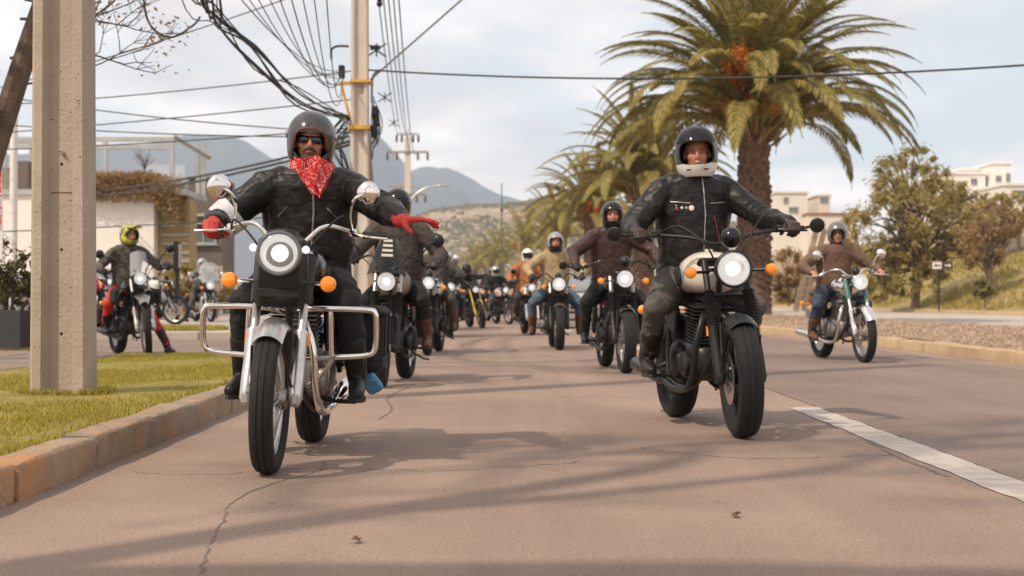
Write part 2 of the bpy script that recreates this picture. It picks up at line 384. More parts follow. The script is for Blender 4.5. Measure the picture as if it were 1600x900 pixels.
for k, (a, b) in enumerate(((2.2, 10.1), (18.5, 24), (32, 37.5))):
    ragged_strip('lane_marking', M_paint, [(2.065 + bend(y), y) for y in yr(a, b, .12)], .215, road, .004, k)
crk = random.Random(3)
def crack(pts, w, seed):
    r_ = random.Random(seed); p = smooth_path([(x, y, 0) for x, y in pts], 14)
    q = [(a.x + r_.uniform(-.008, .008), a.y + r_.uniform(-.03, .03)) for a in p]
    ragged_strip('crack', M_tar, q, [w * r_.uniform(.25, 1.2) for _ in q], road, .002, seed, .003)
crack([tuple(GR(*p)[:2]) for p in ((310, 898), (345, 820), (370, 780), (440, 752), (500, 735), (505, 718))], .008, 5)
crack([tuple(GR(*p)[:2]) for p in ((592, 655), (612, 640), (606, 622), (640, 604))], .02, 6)
crack([tuple(GR(*p)[:2]) for p in ((1235, 634), (1275, 655), (1330, 676), (1400, 712), (1480, 745))], .03, 7)
crack([tuple(GR(*p)[:2]) for p in ((210, 738), (320, 742), (500, 732), (700, 735), (900, 722))], .010, 8)
crack([tuple(GR(*p)[:2]) for p in ((1000, 700), (1160, 716), (1350, 712), (1560, 702))], .012, 9)

M_mark = mat('tyre_mark_rubber', (.205, .148, .118), .85, scale=3, col2=(.285, .207, .163), detail=8)
def mark(pts, w, seed):
    p = smooth_path([tuple(GR(*q)) for q in pts], 16); ragged_strip('tyre_mark', M_mark, [(a.x, a.y) for a in p], [w * min(1, i / 12, (len(p) - 1 - i) / 30) + .002 for i in range(len(p))], road, .0012 if seed % 2 else .0016, seed, .002)
mark([(800, 512), (792, 540), (812, 566), (850, 590), (872, 622), (880, 680), (872, 760)], .05, 31)
mark([(826, 520), (838, 548), (862, 575), (884, 600), (900, 640)], .045, 32)
def kerb_run(name, m, x0, x1, ys, h, seed, road_sign):
    """row of kerb stones; each stone is its own object"""
    k = bpy.data.objects.new(name, None); COL.objects.link(k); k['kind'] = 'structure'
    r_ = random.Random(seed)
    for a, b in zip(ys[:-1], ys[1:]):
        g = .008; xa, xb = x0 + bend(a), x0 + bend(b); dz = r_.uniform(-.006, .006); dx = r_.uniform(-.006, .006); w = x1 - x0; e = .025
        prof = [(0, -.05), (0, h - e), (e * .35 * (1 if w > 0 else -1), h - e * .3), (e * (1 if w > 0 else -1), h), (w, h), (w, -.05)]
        n = len(prof); rings = []
        nseg = 5
        for i in range(nseg + 1):
            y = a + g + (b - a - 2 * g) * i / nseg; xx = lerp(xa, xb, i / nseg); e_ = .006 if i in (0, nseg) else 0
            rings.append([(xx + dx + px_ + (r_.uniform(-.004, .004) + e_ * (1 if w > 0 else -1) if j < 4 else 0), y, pz + dz + (r_.uniform(-.004, .004) - e_ if 0 < j < 5 else 0)) for j, (px_, pz) in enumerate(prof)])
        MB().loft(rings).build('kerb_stone', m, k, angle=35)
    return k
kerb_run('kerb', M_kerb, LK, LK - .16, [-1.88 + 1.05 * i for i in range(18)], .152, 1, 1)
kerb_run('side_street_kerb', M_kerb, LK, LK - .16, yr(25.5, 58, 1.25) + [70, 90, 120, 160, 210], .152, 2, 1)
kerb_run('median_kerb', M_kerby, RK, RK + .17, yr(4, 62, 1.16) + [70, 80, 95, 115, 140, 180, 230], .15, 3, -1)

# lawn, paving and side street on the left
def blob_noise(x, y, s=1.0, seed=0): return noise.noise(Vector((x * s, y * s, seed)))
lawn = struct(strip('lawn', M_soil_g, yr(-8, 16.4, .6), lambda Y: [-2.06, -2.6, -3.2, -3.8, -4.4], lambda j, Y, x: .128 + (.02 * math.sin(Y * 1.3 + j) if j else 0)))
paving = struct(strip('pavement', M_pave, [-8, 4, 16.4, 17.2], lambda Y: [-4.4 if Y < 17 else -5.4, -9, -16], .12))
far_pave = struct(strip('far_pavement', M_palepave, yr(26, 60, 4) + yr(66, 210, 12), lambda Y: [-2.06 + bend(Y), -5 + bend(Y), -16 + bend(Y), -40 + bend(Y)], .135))
side_st = struct(strip('side_street', M_asph2, [16.0, 21, 26.4], lambda Y: [-1.92, -8, -40], -.006))
def lay_tiles():
    # paving slabs far enough forward to be told apart
    bm = MB().box((0, 0, 0), (.97, .97, .03), bev=.012).mesh('paving_slab'); bm.materials.append(M_pave)
    for i in range(6):
        for j in range(5):
            o = link('paving_slab', bm, paving); o.location = (-4.95 - i, 11.6 + j * 1.0 + .02, .128 + rnd.uniform(-.003, .003)); o.rotation_euler = (0, 0, rnd.uniform(-.01, .01))
lay_tiles()
def blades(name, label, m, n, sampler, h, w, seed, cat='grass'):
    g = np.random.default_rng(seed); pos = sampler(g, n); n = len(pos)
    a = g.uniform(0, 2 * np.pi, n); hh = h * g.uniform(.45, 1.25, n); ww = w * g.uniform(.6, 1.4, n); lean = g.uniform(.1, .9, n) * hh; la = g.uniform(0, 2 * np.pi, n)
    dx = np.cos(a) * ww / 2; dy = np.sin(a) * ww / 2
    p0 = pos + np.stack([dx, dy, np.zeros(n)], 1); p1 = pos - np.stack([dx, dy, np.zeros(n)], 1)
    mid = pos + np.stack([np.cos(la) * lean * .3, np.sin(la) * lean * .3, hh * .6], 1)
    p2 = mid - np.stack([dx, dy, np.zeros(n)], 1) * .8; p3 = mid + np.stack([dx, dy, np.zeros(n)], 1) * .8
    tip = pos + np.stack([np.cos(la) * lean, np.sin(la) * lean, hh], 1)
    vs = np.stack([p0, p1, p2, p3, tip], 1).reshape(-1, 3); b = np.arange(n)[:, None] * 5
    fs = np.concatenate([b + np.array([[0, 1, 2]]), b + np.array([[0, 2, 3]]), b + np.array([[3, 2, 4]])])
    o = link(name, np_mesh(name, vs, fs, m)); return tag(o, label, cat, kind='stuff')
def lawn_pts(g, n):
    x = g.uniform(-4.45, -2.04, n * 2); y = 3.8 + (16.5 - 3.8) * g.uniform(0, 1, n * 2) ** .85
    keep = np.array([blob_noise(a, b, 1.6) + .35 * blob_noise(a, b, 6, 4) + .55 for a, b in zip(x, y)]) > g.uniform(0, .75, n * 2)
    ins = ~((x < -2.76) & (x > -3.22) & (y > 9.32) & (y < 9.7))
    x = x[keep & ins][:n]; y = y[keep & ins][:n]; return np.stack([x, y, np.full(len(x), .122)], 1)
blades('lawn_grass', 'short yellow green lawn grass behind the kerb', M_grass, 95000, lawn_pts, .028, .005, 1)
def ed_pts(g, n):                                           # longer tufts at the lawn's edge and round the pole foot
    y1 = g.uniform(4, 16.3, n // 2); x1 = -2.05 - np.abs(g.normal(0, .03, n // 2)); 
    t = g.uniform(0, 2 * np.pi, n // 2); rr = .25 + np.abs(g.normal(0, .04, n // 2)); x2 = -2.99 + np.cos(t) * rr; y2 = 9.52 + np.sin(t) * rr * .8
    return np.concatenate([np.stack([x1, y1, np.full(n // 2, .13)], 1), np.stack([x2, y2, np.full(n // 2, .125)], 1)])
blades('weed_tufts', 'taller weeds along the kerb and round the concrete pole foot', M_grass, 2600, ed_pts, .06, .008, 2)
def far_lawn_pts(g, n):
    x = g.uniform(-8.5, -5.5, n); y = g.uniform(26.5, 29, n); k = (np.abs((x + 6.6) / 1.1) ** 2 + np.abs((y - 27.6) / .9) ** 2) < 1
    x2 = g.uniform(-7.6, -6.6, n); y2 = g.uniform(19.0, 20.2, n)
    return np.concatenate([np.stack([x[k], y[k], np.full(k.sum(), .13)], 1), np.stack([x2, y2, np.full(n, 0.0)], 1)])
blades('far_grass_patch', 'yellowed grass patches beside the side street', M_grass, 9000, far_lawn_pts, .10, .014, 3)
def cross_kerb():
    k = bpy.data.objects.new('cross_kerb', None); COL.objects.link(k); k['kind'] = 'structure'
    for i in range(16): x = -2.1 - i * 1.2; m = MB(); m.box((x - .6, 26.0, .06), (1.185, .16, .18), bev=.02); m.build('kerb_stone', M_palepave, k)
    for i in range(9): x = -5.6 - i * 1.2; m = MB(); m.box((x - .6, 17.28, .045), (1.185, .16, .17), bev=.02); m.build('kerb_stone', M_pave, k)
cross_kerb()
# litter on the road
def litter():
    g = random.Random(11)
    for px, py in ((558, 848), (1150, 808)):
        p = GR(px, py); m = MB(); n = 7
        m.loft([[(p.x + .018 * math.cos(2 * math.pi * k / n) * g.uniform(.5, 1.2), p.y + .026 * math.sin(2 * math.pi * k / n) * g.uniform(.5, 1.2), z + g.uniform(0, .012)) for k in range(n)] for z in (.006, .011)])
        tag(m.build('dry_leaf', M_bootb), 'small curled dry brown leaf lying on the road', 'leaf', 'dry leaves on the road')
litter()

# median with gravel, second carriageway and the slope behind it
MEDZ = (.145, .19, .26, .27, .16)
def med_z(j, Y, x): return MEDZ[j] + .02 * noise.noise(Vector((x * 1.1, Y * .6, 0)))
MEDX = (6.10, 6.9, 7.8, 8.7, 9.5)
median = struct(strip('median', M_gbase, yr(0, 70, 1.5) + yr(76, 230, 10), lambda Y: [x + bend(Y) for x in MEDX], med_z))
def gravel():
    g = np.random.default_rng(5); n = 15000
    Y = 11 + (55 - 11) * g.uniform(0, 1, n) ** 1.6; X = g.uniform(6.12, 9.45, n)
    Z = np.interp(X, MEDX, MEDZ); s = g.uniform(.010, .032, n) * (.75 + Y / 45)
    X = X + np.array([bend(y) for y in Y])
    base = np.array([[1, 0, -.25], [-.4, .85, -.2], [-.5, -.8, -.25], [.3, .15, .75], [-.6, .1, .45]])
    d = base[None] * s[:, None, None] * g.uniform(.6, 1.3, (n, 5, 1)); a = g.uniform(0, 6.28, n); c, s_ = np.cos(a), np.sin(a)
    x = d[..., 0] * c[:, None] - d[..., 1] * s_[:, None]; y = d[..., 0] * s_[:, None] + d[..., 1] * c[:, None]
    vs = np.stack([x + X[:, None], y + Y[:, None], d[..., 2] + Z[:, None] + .008], 2).reshape(-1, 3)
    f = np.array([[0, 1, 3], [1, 4, 3], [1, 2, 4], [2, 0, 3], [2, 3, 4]]); fs = (np.arange(n)[:, None, None] * 5 + f[None]).reshape(-1, 3)
    tag(link('gravel', np_mesh('gravel', vs, fs, M_gravel)), 'brown gravel and wood chips covering the raised median', 'gravel', kind='stuff')
gravel()
road2 = struct(strip('second_carriageway', M_palepave, yr(0, 70, 6) + yr(76, 230, 12), lambda Y: [9.65 + bend(Y), 15 + bend(Y), 22.0 + bend(Y)], .05))
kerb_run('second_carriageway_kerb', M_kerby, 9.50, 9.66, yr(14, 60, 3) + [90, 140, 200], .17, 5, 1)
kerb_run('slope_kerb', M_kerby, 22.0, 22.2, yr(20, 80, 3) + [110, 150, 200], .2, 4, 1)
SLX = (22.2, 23.5, 25, 28, 33, 41, 55, 85, 160, 400); SLZ = (.19, .45, 1.1, 2.3, 3.6, 5.6, 7.2, 9.5, 16, 30)
def slope_z(x): return float(np.interp(x, SLX, SLZ))
slope = struct(strip('grass_slope', mat('dry_slope', (.23, .185, .05), .95, scale=.35, col2=(.33, .23, .10), bump=.7, bscale=6), yr(0, 230, 6), lambda Y: [x + bend(Y) for x in SLX], lambda j, Y, x: SLZ[j] + (.25 * noise.noise(Vector((x * .2, Y * .1, 3))) if j > 1 else 0)))
def slope_pts(g, n):
    x = g.uniform(22.3, 34, n); y = g.uniform(42, 105, n); x = x + np.array([bend(b) for b in y])
    z = np.array([slope_z(a - bend(b)) for a, b in zip(x, y)]) - .02
    k = np.array([blob_noise(a, b, .35, 7) for a, b in zip(x, y)]) > -.12
    return np.stack([x, y, z], 1)[k]
blades('slope_grass', 'patchy olive grass and weeds on the slope beyond the second road', M_grass2, 26000, slope_pts, .22, .05, 4)

# ------------------------------------------------------------------ hill and mountains
def ridge(name, m, x0, x1, y0, depth, prof, nx, ny, rough, seed):
    """relief: prof(px) gives the photo row of the skyline, turned to a height at the crest"""
    vs = []; fs = []
    for j in range(ny + 1):
        v = j / ny; Y = y0 + depth * v
        for i in range(nx + 1):
            px = lerp(x0, x1, i / nx); X = PX(px, y0 + depth * .5)
            crest = PZ(prof(px), y0 + depth * .5) 
            prof_v = math.sin(math.pi * min(1, v * 1.0)) ** .8 if v < 1 else 0
            h = crest * prof_v
            h += rough * crest * (noise.fractal(Vector((X / depth * 6, Y / depth * 6, seed)), 1.0, 2.0, 6)) * prof_v * (1.0 if v < .5 else 1.2) * (0.35 + abs(v - .5))
            vs.append((X, Y, h - 2))
    k = nx + 1
    for j in range(ny):
        for i in range(nx): a = j * k + i; fs.append((a, a + 1, a + k + 1, a + k))
    me = bpy.data.meshes.new(name); me.from_pydata(vs, [], fs); me.shade_smooth(); me.materials.append(m); return struct(link(name, me))
def interp(tab): 
    xs, ys = zip(*tab); return lambda p: float(np.interp(p, xs, ys))
M_hill = mat('scrub_hill', (.15, .12, .065), .95, scale=.09, col2=(.40, .30, .205), detail=12, bump=1.0, bscale=.08)
M_mtn = mat('mountain_rock', (.03, .035, .035), .95, scale=.003, col2=(.06, .06, .055), detail=10, bump=1.0, bscale=.008)
ridge('hill', M_hill, 520, 1500, 560, 420, interp([(500, 470), (560, 400), (640, 345), (680, 325), (730, 318), (790, 316), (850, 305), (950, 318), (1100, 340), (1300, 380), (1500, 440)]), 120, 50, .10, 2.0)
ridge('mountain', M_mtn, -500, 1300, 2500, 900, interp([(-500, 330), (-100, 250), (100, 240), (250, 225), (380, 215), (430, 245), (480, 260), (540, 205), (580, 200), (620, 240), (660, 285), (720, 290), (760, 330), (900, 420), (1300, 470)]), 150, 60, .16, 5.0)
ridge('far_mountain', M_mtn, 450, 1700, 3000, 600, interp([(450, 300), (600, 280), (660, 262), (700, 262), (740, 284), (790, 305), (830, 318), (900, 330), (1000, 350), (1300, 420), (1700, 470)]), 90, 40, .10, 9.0)

def hill_scrub():
    g = np.random.default_rng(17); hill = bpy.data.objects['hill']; bm = bmesh.new(); bm.from_mesh(hill.data); t = BVHTree.FromBMesh(bm); bm.free(); pos = []
    while len(pos) < 5200:
        Y = g.uniform(575, 790); px = g.uniform(560, 1250); X = PX(px, Y)
        if blob_noise(X, Y, .02, 3) + g.uniform(-.35, .35) < -.05: continue
        h = t.ray_cast(Vector((X, Y, 400)), Vector((0, 0, -1)))
        if h[0] is not None: pos.append(tuple(h[0]))
    pos = np.array(pos); n = len(pos); base = np.array([[1, 0, 0], [.3, .95, .0], [-.8, .6, 0], [-.8, -.6, 0], [.3, -.95, 0], [.1, .1, .9]])
    s = g.uniform(.7, 2.1, n); d = base[None] * s[:, None, None] * g.uniform(.7, 1.3, (n, 6, 1)); vs = (d + pos[:, None, :] - np.array([0, 0, .2])).reshape(-1, 3)
    f = np.array([[0, 1, 5], [1, 2, 5], [2, 3, 5], [3, 4, 5], [4, 0, 5]]); fs = (np.arange(n)[:, None, None] * 6 + f[None]).reshape(-1, 3)
    tag(link('hill_scrub', np_mesh('hill_scrub', vs, fs, leaf_mat('scrub', (.07, .06, .024), (.17, .14, .06), .1), True)), 'dark scrub bushes dotted over the brown hill', 'scrub', kind='stuff')
hill_scrub()
# ------------------------------------------------------------------ vegetation
def quad_leaves(g, centers, size, aspect=.4):
    n = len(centers); a = g.uniform(0, 2 * np.pi, n); el = g.uniform(-1.2, .9, n)
    d = np.stack([np.cos(a) * np.cos(el), np.sin(a) * np.cos(el), np.sin(el)], 1); u = g.normal(0, 1, (n, 3)); s = np.cross(d, u); s /= np.linalg.norm(s, axis=1)[:, None] + 1e-6
    L_ = size * g.uniform(.6, 1.4, n)[:, None]; W = L_ * aspect
    p = np.stack([centers - d * L_ / 2, centers + s * W / 2, centers + d * L_ / 2, centers - s * W / 2], 1).reshape(-1, 3)
    return p, np.arange(n * 4).reshape(n, 4)
def leafy(name, label, base, height, lobes, n, size, m_leaf, m_bark, seed, clumps=70, group=None, trunk_r=.16, spread=.33, cat='tree'):
    """lobes: (dx, dy, dz, rx, ry, rz) about the base; leaves gather in clumps along limbs"""
    g = np.random.default_rng(seed); rr = random.Random(seed)
    root = thing(name, label, cat, base, group=group)
    cl = []
    for i in range(clumps):
        l = lobes[rr.randrange(len(lobes))]; d = g.normal(0, 1, 3); d /= np.linalg.norm(d); q = g.uniform(.45, 1.0) ** .6
        cl.append((np.array(l[:3]) + d * np.array(l[3:]) * q, min(l[3:]) * spread * g.uniform(.6, 1.35)))
    per = n // clumps; pts = []
    for c, r_ in cl:
        k = int(per * g.uniform(.5, 1.5)); p = g.normal(0, 1, (k, 3)); p /= np.linalg.norm(p, axis=1)[:, None]
        p = p * np.abs(g.normal(0, .72, k))[:, None] * r_ * np.array([1, 1, .8]); p[:, 2] -= np.abs(g.normal(0, .35, k)) * r_; pts.append(p + c)
    pts = np.concatenate(pts); pts = pts[pts[:, 2] > .05]; v, f = quad_leaves(g, pts, size)
    link('crown', np_mesh('crown', v, f, m_leaf), root)
    t = MB()
    top = Vector((rr.uniform(-.2, .2), 0, height * .45)); t.tube(smooth_path([(0, 0, -.1), (.05, 0, height * .2), top], 4), [trunk_r, trunk_r * .8, trunk_r * .62], 8)
    for c, r_ in cl[::2]:
        c = Vector(c); st = Vector((0, 0, -.1)).lerp(top, rr.uniform(.45, 1)); mid = st.lerp(c, .5) + Vector((rr.uniform(-.2, .2), rr.uniform(-.2, .2), .15 * height * rr.uniform(0, .6)))
        t.tube(smooth_path([st, mid, c], 3), [trunk_r * .35, trunk_r * .2, trunk_r * .06], 5)
    t.build('trunk', m_bark, root); return root
M_bark = mat('grey_brown_bark', (.09, .06, .042), .95, scale=9, col2=(.16, .115, .085), bump=.9, bscale=25)
M_leaf_ol = leaf_mat('olive_leaves', (.23, .19, .055), (.56, .44, .17), .5)
M_leaf_br = leaf_mat('brownish_leaves', (.24, .155, .06), (.50, .34, .16), .45)
M_leaf_gr = leaf_mat('green_leaves', (.035, .045, .010), (.15, .125, .03), .3)
M_leaf_ye = leaf_mat('yellow_green_leaves', (.18, .125, .012), (.42, .29, .03), .3)
M_leaf_dry = leaf_mat('dry_hanging_plants', (.20, .115, .045), (.46, .30, .13), .3)
def tree_at(name, label, px, Y, lobes_px, n, size, ml, seed, ground_row=None, **k):
    """lobes given in photo pixels (px, py, rx, ry) at distance Y"""
    s = F_PX / Y; bx = PX(px, Y); bz = slope_z(bx - bend(Y)) if bx - bend(Y) > 22.2 else k.pop('bz', .4); k.pop('bz', None)
    lob = [(PX(a, Y) - bx, rnd.uniform(-1, 1) * c / s * .5, PZ(b, Y) - bz, c / s, c / s * .9, d / s) for a, b, c, d in lobes_px]
    h = max(l[2] + l[5] for l in lob)
    return leafy(name, label, (bx, Y, bz), h, lob, n, size, ml, M_bark, seed, **k)
tree_at('pepper_tree', 'big olive brown tree with loose feathery crown behind the street sign', 1430, 66,
        [(1430, 265, 60, 40), (1395, 340, 75, 62), (1460, 345, 85, 62), (1365, 425, 50, 46), (1430, 420, 60, 46), (1515, 365, 50, 45)], 26000, .21, M_leaf_ol, 21, clumps=260, trunk_r=.22, spread=.22)
tree_at('slope_tree', 'rusty leaved small tree on the slope right of the big olive tree', 1545, 62, [(1545, 375, 42, 40), (1560, 345, 50, 32)], 6000, .17, M_leaf_br, 22, clumps=110, spread=.25, trunk_r=.14)
tree_at('hilltop_shrub', 'low olive shrub mass under the hilltop houses by the tan wall', 1590, 76, [(1590, 320, 60, 22), (1520, 320, 60, 25), (1480, 300, 30, 22)], 9000, .22, M_leaf_ol, 23, clumps=160, spread=.28, trunk_r=.14, cat='shrub')
tree_at('dry_bush', 'dry straw coloured bush beside the big palm trunk', 1232, 72, [(1232, 420, 30, 36), (1245, 450, 34, 26)], 5000, .24, M_leaf_br, 24, clumps=40, trunk_r=.08, cat='bush', bz=.4)
tree_at('dry_bush', 'dry straw coloured bush behind the leaning twin posts', 1290, 80, [(1290, 430, 30, 30), (1315, 400, 34, 40)], 5000, .26, M_leaf_br, 25, clumps=40, trunk_r=.08, cat='bush', bz=.4)
tree_at('small_bush', 'small dark green bush at the foot of the rusty leaved tree', 1537, 58, [(1537, 450, 18, 12)], 900, .16, M_leaf_gr, 26, clumps=14, trunk_r=.04, cat='bush')

# palms
def frond_mesh(seed, length, sag, leaf_l, pairs, start):
    """one feather leaf: stem bends from angle start down to start-sag; two ranks of narrow leaflets"""
    r_ = random.Random(seed); n = 26; pts = []; p = Vector((0, 0, 0)); 
    for i in range(n + 1):
        pts.append(p.copy()); t = i / n; a = start - sag * (t ** 1.35)
        p = p + Vector((math.cos(a), .02 * math.sin(t * 5 + seed), math.sin(a))) * (length / n)
    m = MB(); m.tube(pts, [.055, .035, .026, .018, .006], 4)
    vs = []; fs = []
    for k in range(pairs):
        t = .14 + .86 * k / (pairs - 1); x = t * n; i = min(int(x), n - 1); q = pts[i].lerp(pts[i + 1], x - i); d = (pts[i + 1] - pts[i]).normalized(); up = Vector((-d.z, 0, d.x))
        ll = leaf_l * (math.sin(math.pi * min(1, .18 + t * .86)) ** .6) * r_.uniform(.85, 1.12)
        for s in (-1, 1):
            a = lerp(R(62), R(30), t) + r_.uniform(-.12, .12); v = r_.uniform(.05, .5)
            ld = (d * math.cos(a) + Vector((0, s, 0)) * math.sin(a) * .92 + up * (.22 * v)).normalized()
            e = q + ld * ll; mid = q + ld * ll * .5 + Vector((0, 0, .02)); e.z -= ll * .27
            w = (d - ld * d.dot(ld)).normalized() * (.0155)
            b = len(vs); vs += [q - w * .6, q + w * .6, mid + w, mid - w, e]; fs += [(b, b + 1, b + 2, b + 3), (b + 3, b + 2, b + 4)]
    m.add(vs, fs); me = m.mesh('frond', 30); return me
M_frond = leaf_mat('palm_leaflets', (.135, .125, .026), (.48, .385, .12), .42)
M_stemp = mat('palm_leaf_stub', (.20, .105, .042), .85, scale=6, col2=(.34, .20, .095), bump=.4)
M_trunkp = mat('palm_trunk_scales', (.075, .047, .032), .95, scale=7, col2=(.27, .16, .105), bump=.8, bscale=22)
M_fruit = mat('orange_date_stalks', (.62, .20, .02), .7, var=.3, scale=8)
FR = []
for k, (st, sg) in enumerate(((88, 40), (80, 62), (73, 82), (66, 96), (59, 106), (52, 112), (45, 114), (34, 108))):
    pair = []
    for v in range(2):
        me = frond_mesh(k * 10 + v, 5.25 - .06 * abs(k - 5), R(sg + 9 * v), .60, 170, R(st)); me.materials.append(M_frond); pair.append(me)
    FR.append(pair)
FRF = []
for k, (st, sg) in enumerate(((84, 50), (72, 86), (60, 104), (48, 112), (34, 106))):
    me = frond_mesh(90 + k, 5.0, R(sg), .58, 80, R(st)); me.materials.append(M_frond); FRF.append([me])
def palm(label, base, crown_h, scale, n, seed, fset, trunk_r=.47, detail=True, fruit=5, hang=()):
    r_ = random.Random(seed); root = thing('palm_tree', label, 'palm tree', base, group='palms along the median'); root.rotation_euler = (0, 0, r_.uniform(0, 6))
    t = MB(); H = crown_h; n_r = 18
    t.loft([[((trunk_r * f) * math.cos(2 * math.pi * k / n_r), (trunk_r * f) * math.sin(2 * math.pi * k / n_r), z) for k in range(n_r)] for z, f in ((-.2, 1.25), (.15, 1.12), (.6, .95), (H * .5, .9), (H * .85, .95), (H - .1, 1.02), (H + .35, .55))])
    if detail:
        step = .135; z = .1; i = 0
        while z < H - .1:                                   # spiral of old leaf bases: lozenge knobs
            a = i * 2.39996; rr = trunk_r * (.93 + .06 * math.sin(z)); c, s = math.cos(a), math.sin(a); w = r_.uniform(.075, .11); h = r_.uniform(.10, .15); d = r_.uniform(.07, .13)
            P = lambda u, v, q: ((rr + q) * c - u * s, (rr + q) * s + u * c, z + v)
            t.add([P(-w, 0, -.02), P(0, -h, -.02), P(w, 0, -.02), P(0, h, -.02), P(-w * .35, .02, d), P(0, -h * .4, d * .9), P(w * .35, .02, d), P(0, h * .5, d * .8)],
                  [(0, 1, 5, 4), (1, 2, 6, 5), (2, 3, 7, 6), (3, 0, 4, 7), (4, 5, 6, 7)])
            i += 1; z += (H) / (H * 52)
    t.build('trunk', M_trunkp, root, angle=20)
    if detail:
        for i in range(34):                                 # cut leaf stubs under the crown
            a = i * 2.39996; e = lerp(.1, .9, i / 34); b = Vector((math.cos(a) * trunk_r * .9, math.sin(a) * trunk_r * .9, H - .55 + .02 * i)); q = b + Vector((math.cos(a) * .55, math.sin(a) * .55, .35 + .5 * e)) * r_.uniform(.6, 1.1)
            m = MB(); m.tube([b, b.lerp(q, .5) + Vector((0, 0, -.04)), q], [.075, .06, .045], 5, flat=.55); m.build('leaf_stub', M_stemp, root)
    for i in range(n):
        u = (i + .5) / n; k = min(len(fset) - 1, int(u * len(fset))); me = r_.choice(fset[k])
        o = link('frond', me, root); a = i * 2.39996 + r_.uniform(-.2, .2); rad = trunk_r * .55 * min(1, u * 1.6)
        o.location = (math.cos(a) * rad, math.sin(a) * rad, H + .25 - .55 * u); o.rotation_euler = (r_.uniform(-.25, .25), r_.uniform(-.12, .12), a); s = scale * r_.uniform(.88, 1.08); o.scale = (s, s, s)
    for i in range(fruit):
        a = r_.uniform(0, 6.28); m = MB(); b = Vector((math.cos(a) * .3, math.sin(a) * .3, H + .2))
        for j in range(26):
            d = Vector((math.cos(a) + r_.uniform(-.5, .5), math.sin(a) + r_.uniform(-.5, .5), r_.uniform(.2, .9))).normalized() * r_.uniform(.8, 1.7) * scale
            q = b + d; m.tube([b, b + d * .6 + Vector((0, 0, .1)), q + Vector((0, 0, -.15))], [.02, .014, .012], 3)
            for _ in range(3): m.ball(b.lerp(q, r_.uniform(.6, 1)) + Vector((r_.uniform(-.06, .06), r_.uniform(-.06, .06), -.08)), .028, 5, 4)
        m.build('date_stalk', M_fruit, root)
    for dx, dy, dz in hang:                                   # long orange fruit stalks on the sunny side
        m = MB(); q0 = Matrix.Rotation(-root.rotation_euler.z, 3, 'Z') @ Vector((dx, dy, dz)); b = Vector((q0.x * .25, q0.y * .25, H + .3))
        for j in range(60):
            d = q0 + Vector((r_.uniform(-.3, .3), r_.uniform(-.3, .3), r_.uniform(-.28, .28))); q = Vector((0, 0, H + .25)) + d; m.tube([b, b.lerp(q, .7) + Vector((0, 0, .06)), q], [.016, .013, .010], 3)
            for _ in range(4): m.ball(b.lerp(q, r_.uniform(.62, 1)) + Vector((r_.uniform(-.07, .07), r_.uniform(-.07, .07), r_.uniform(-.08, .04))), .03, 5, 4)
        m.build('date_stalk', M_fruit, root)
    return root
def palm_px(label, px, Y, crown_row, scale, n, seed, fset, **k):
    x = PX(px, Y); palm(label, (x, Y, .35), PZ(crown_row, Y) - .35, scale, n, seed, fset, **k)
palm_px('tall date palm with full crown rising behind the rider in the white chinned helmet', 1178, 40, 200, 1.04, 130, 31, FR, trunk_r=.43, fruit=10, hang=((-.85, -1.5, 1.45), (-.55, -1.6, 1.55), (.45, -1.5, .35), (.25, -1.6, .5)))
palm_px('date palm whose crown stands just behind the biggest palm', 1004, 62, 300, .98, 84, 32, FR, trunk_r=.45, fruit=4)
palm_px('orange fruited date palm behind the brown jacketed rider', 925, 84, 345, .98, 74, 33, FR, trunk_r=.45, fruit=7, hang=((.3, -1.6, .3), (-.5, -1.6, .6), (.7, -1.3, -.2)))
palm_px('arching date palm fourth along the median from the biggest palm', 868, 112, 372, 1.0, 60, 34, FRF, trunk_r=.45, detail=False, fruit=3)
palm_px('distant date palm fifth along the median from the biggest palm', 822, 142, 394, 1.05, 50, 35, FRF, trunk_r=.45, detail=False, fruit=2)
palm_px('distant date palm sixth along the median from the biggest palm', 782, 176, 410, 1.05, 44, 36, FRF, trunk_r=.45, detail=False, fruit=0)
palm_px('hazy date palm last in the row along the median', 742, 212, 424, 1.1, 40, 37, FRF, trunk_r=.45, detail=False, fruit=0)
palm_px('hazy date palm last but one in the row along the median', 762, 194, 418, 1.1, 40, 38, FRF, trunk_r=.45, detail=False, fruit=0)

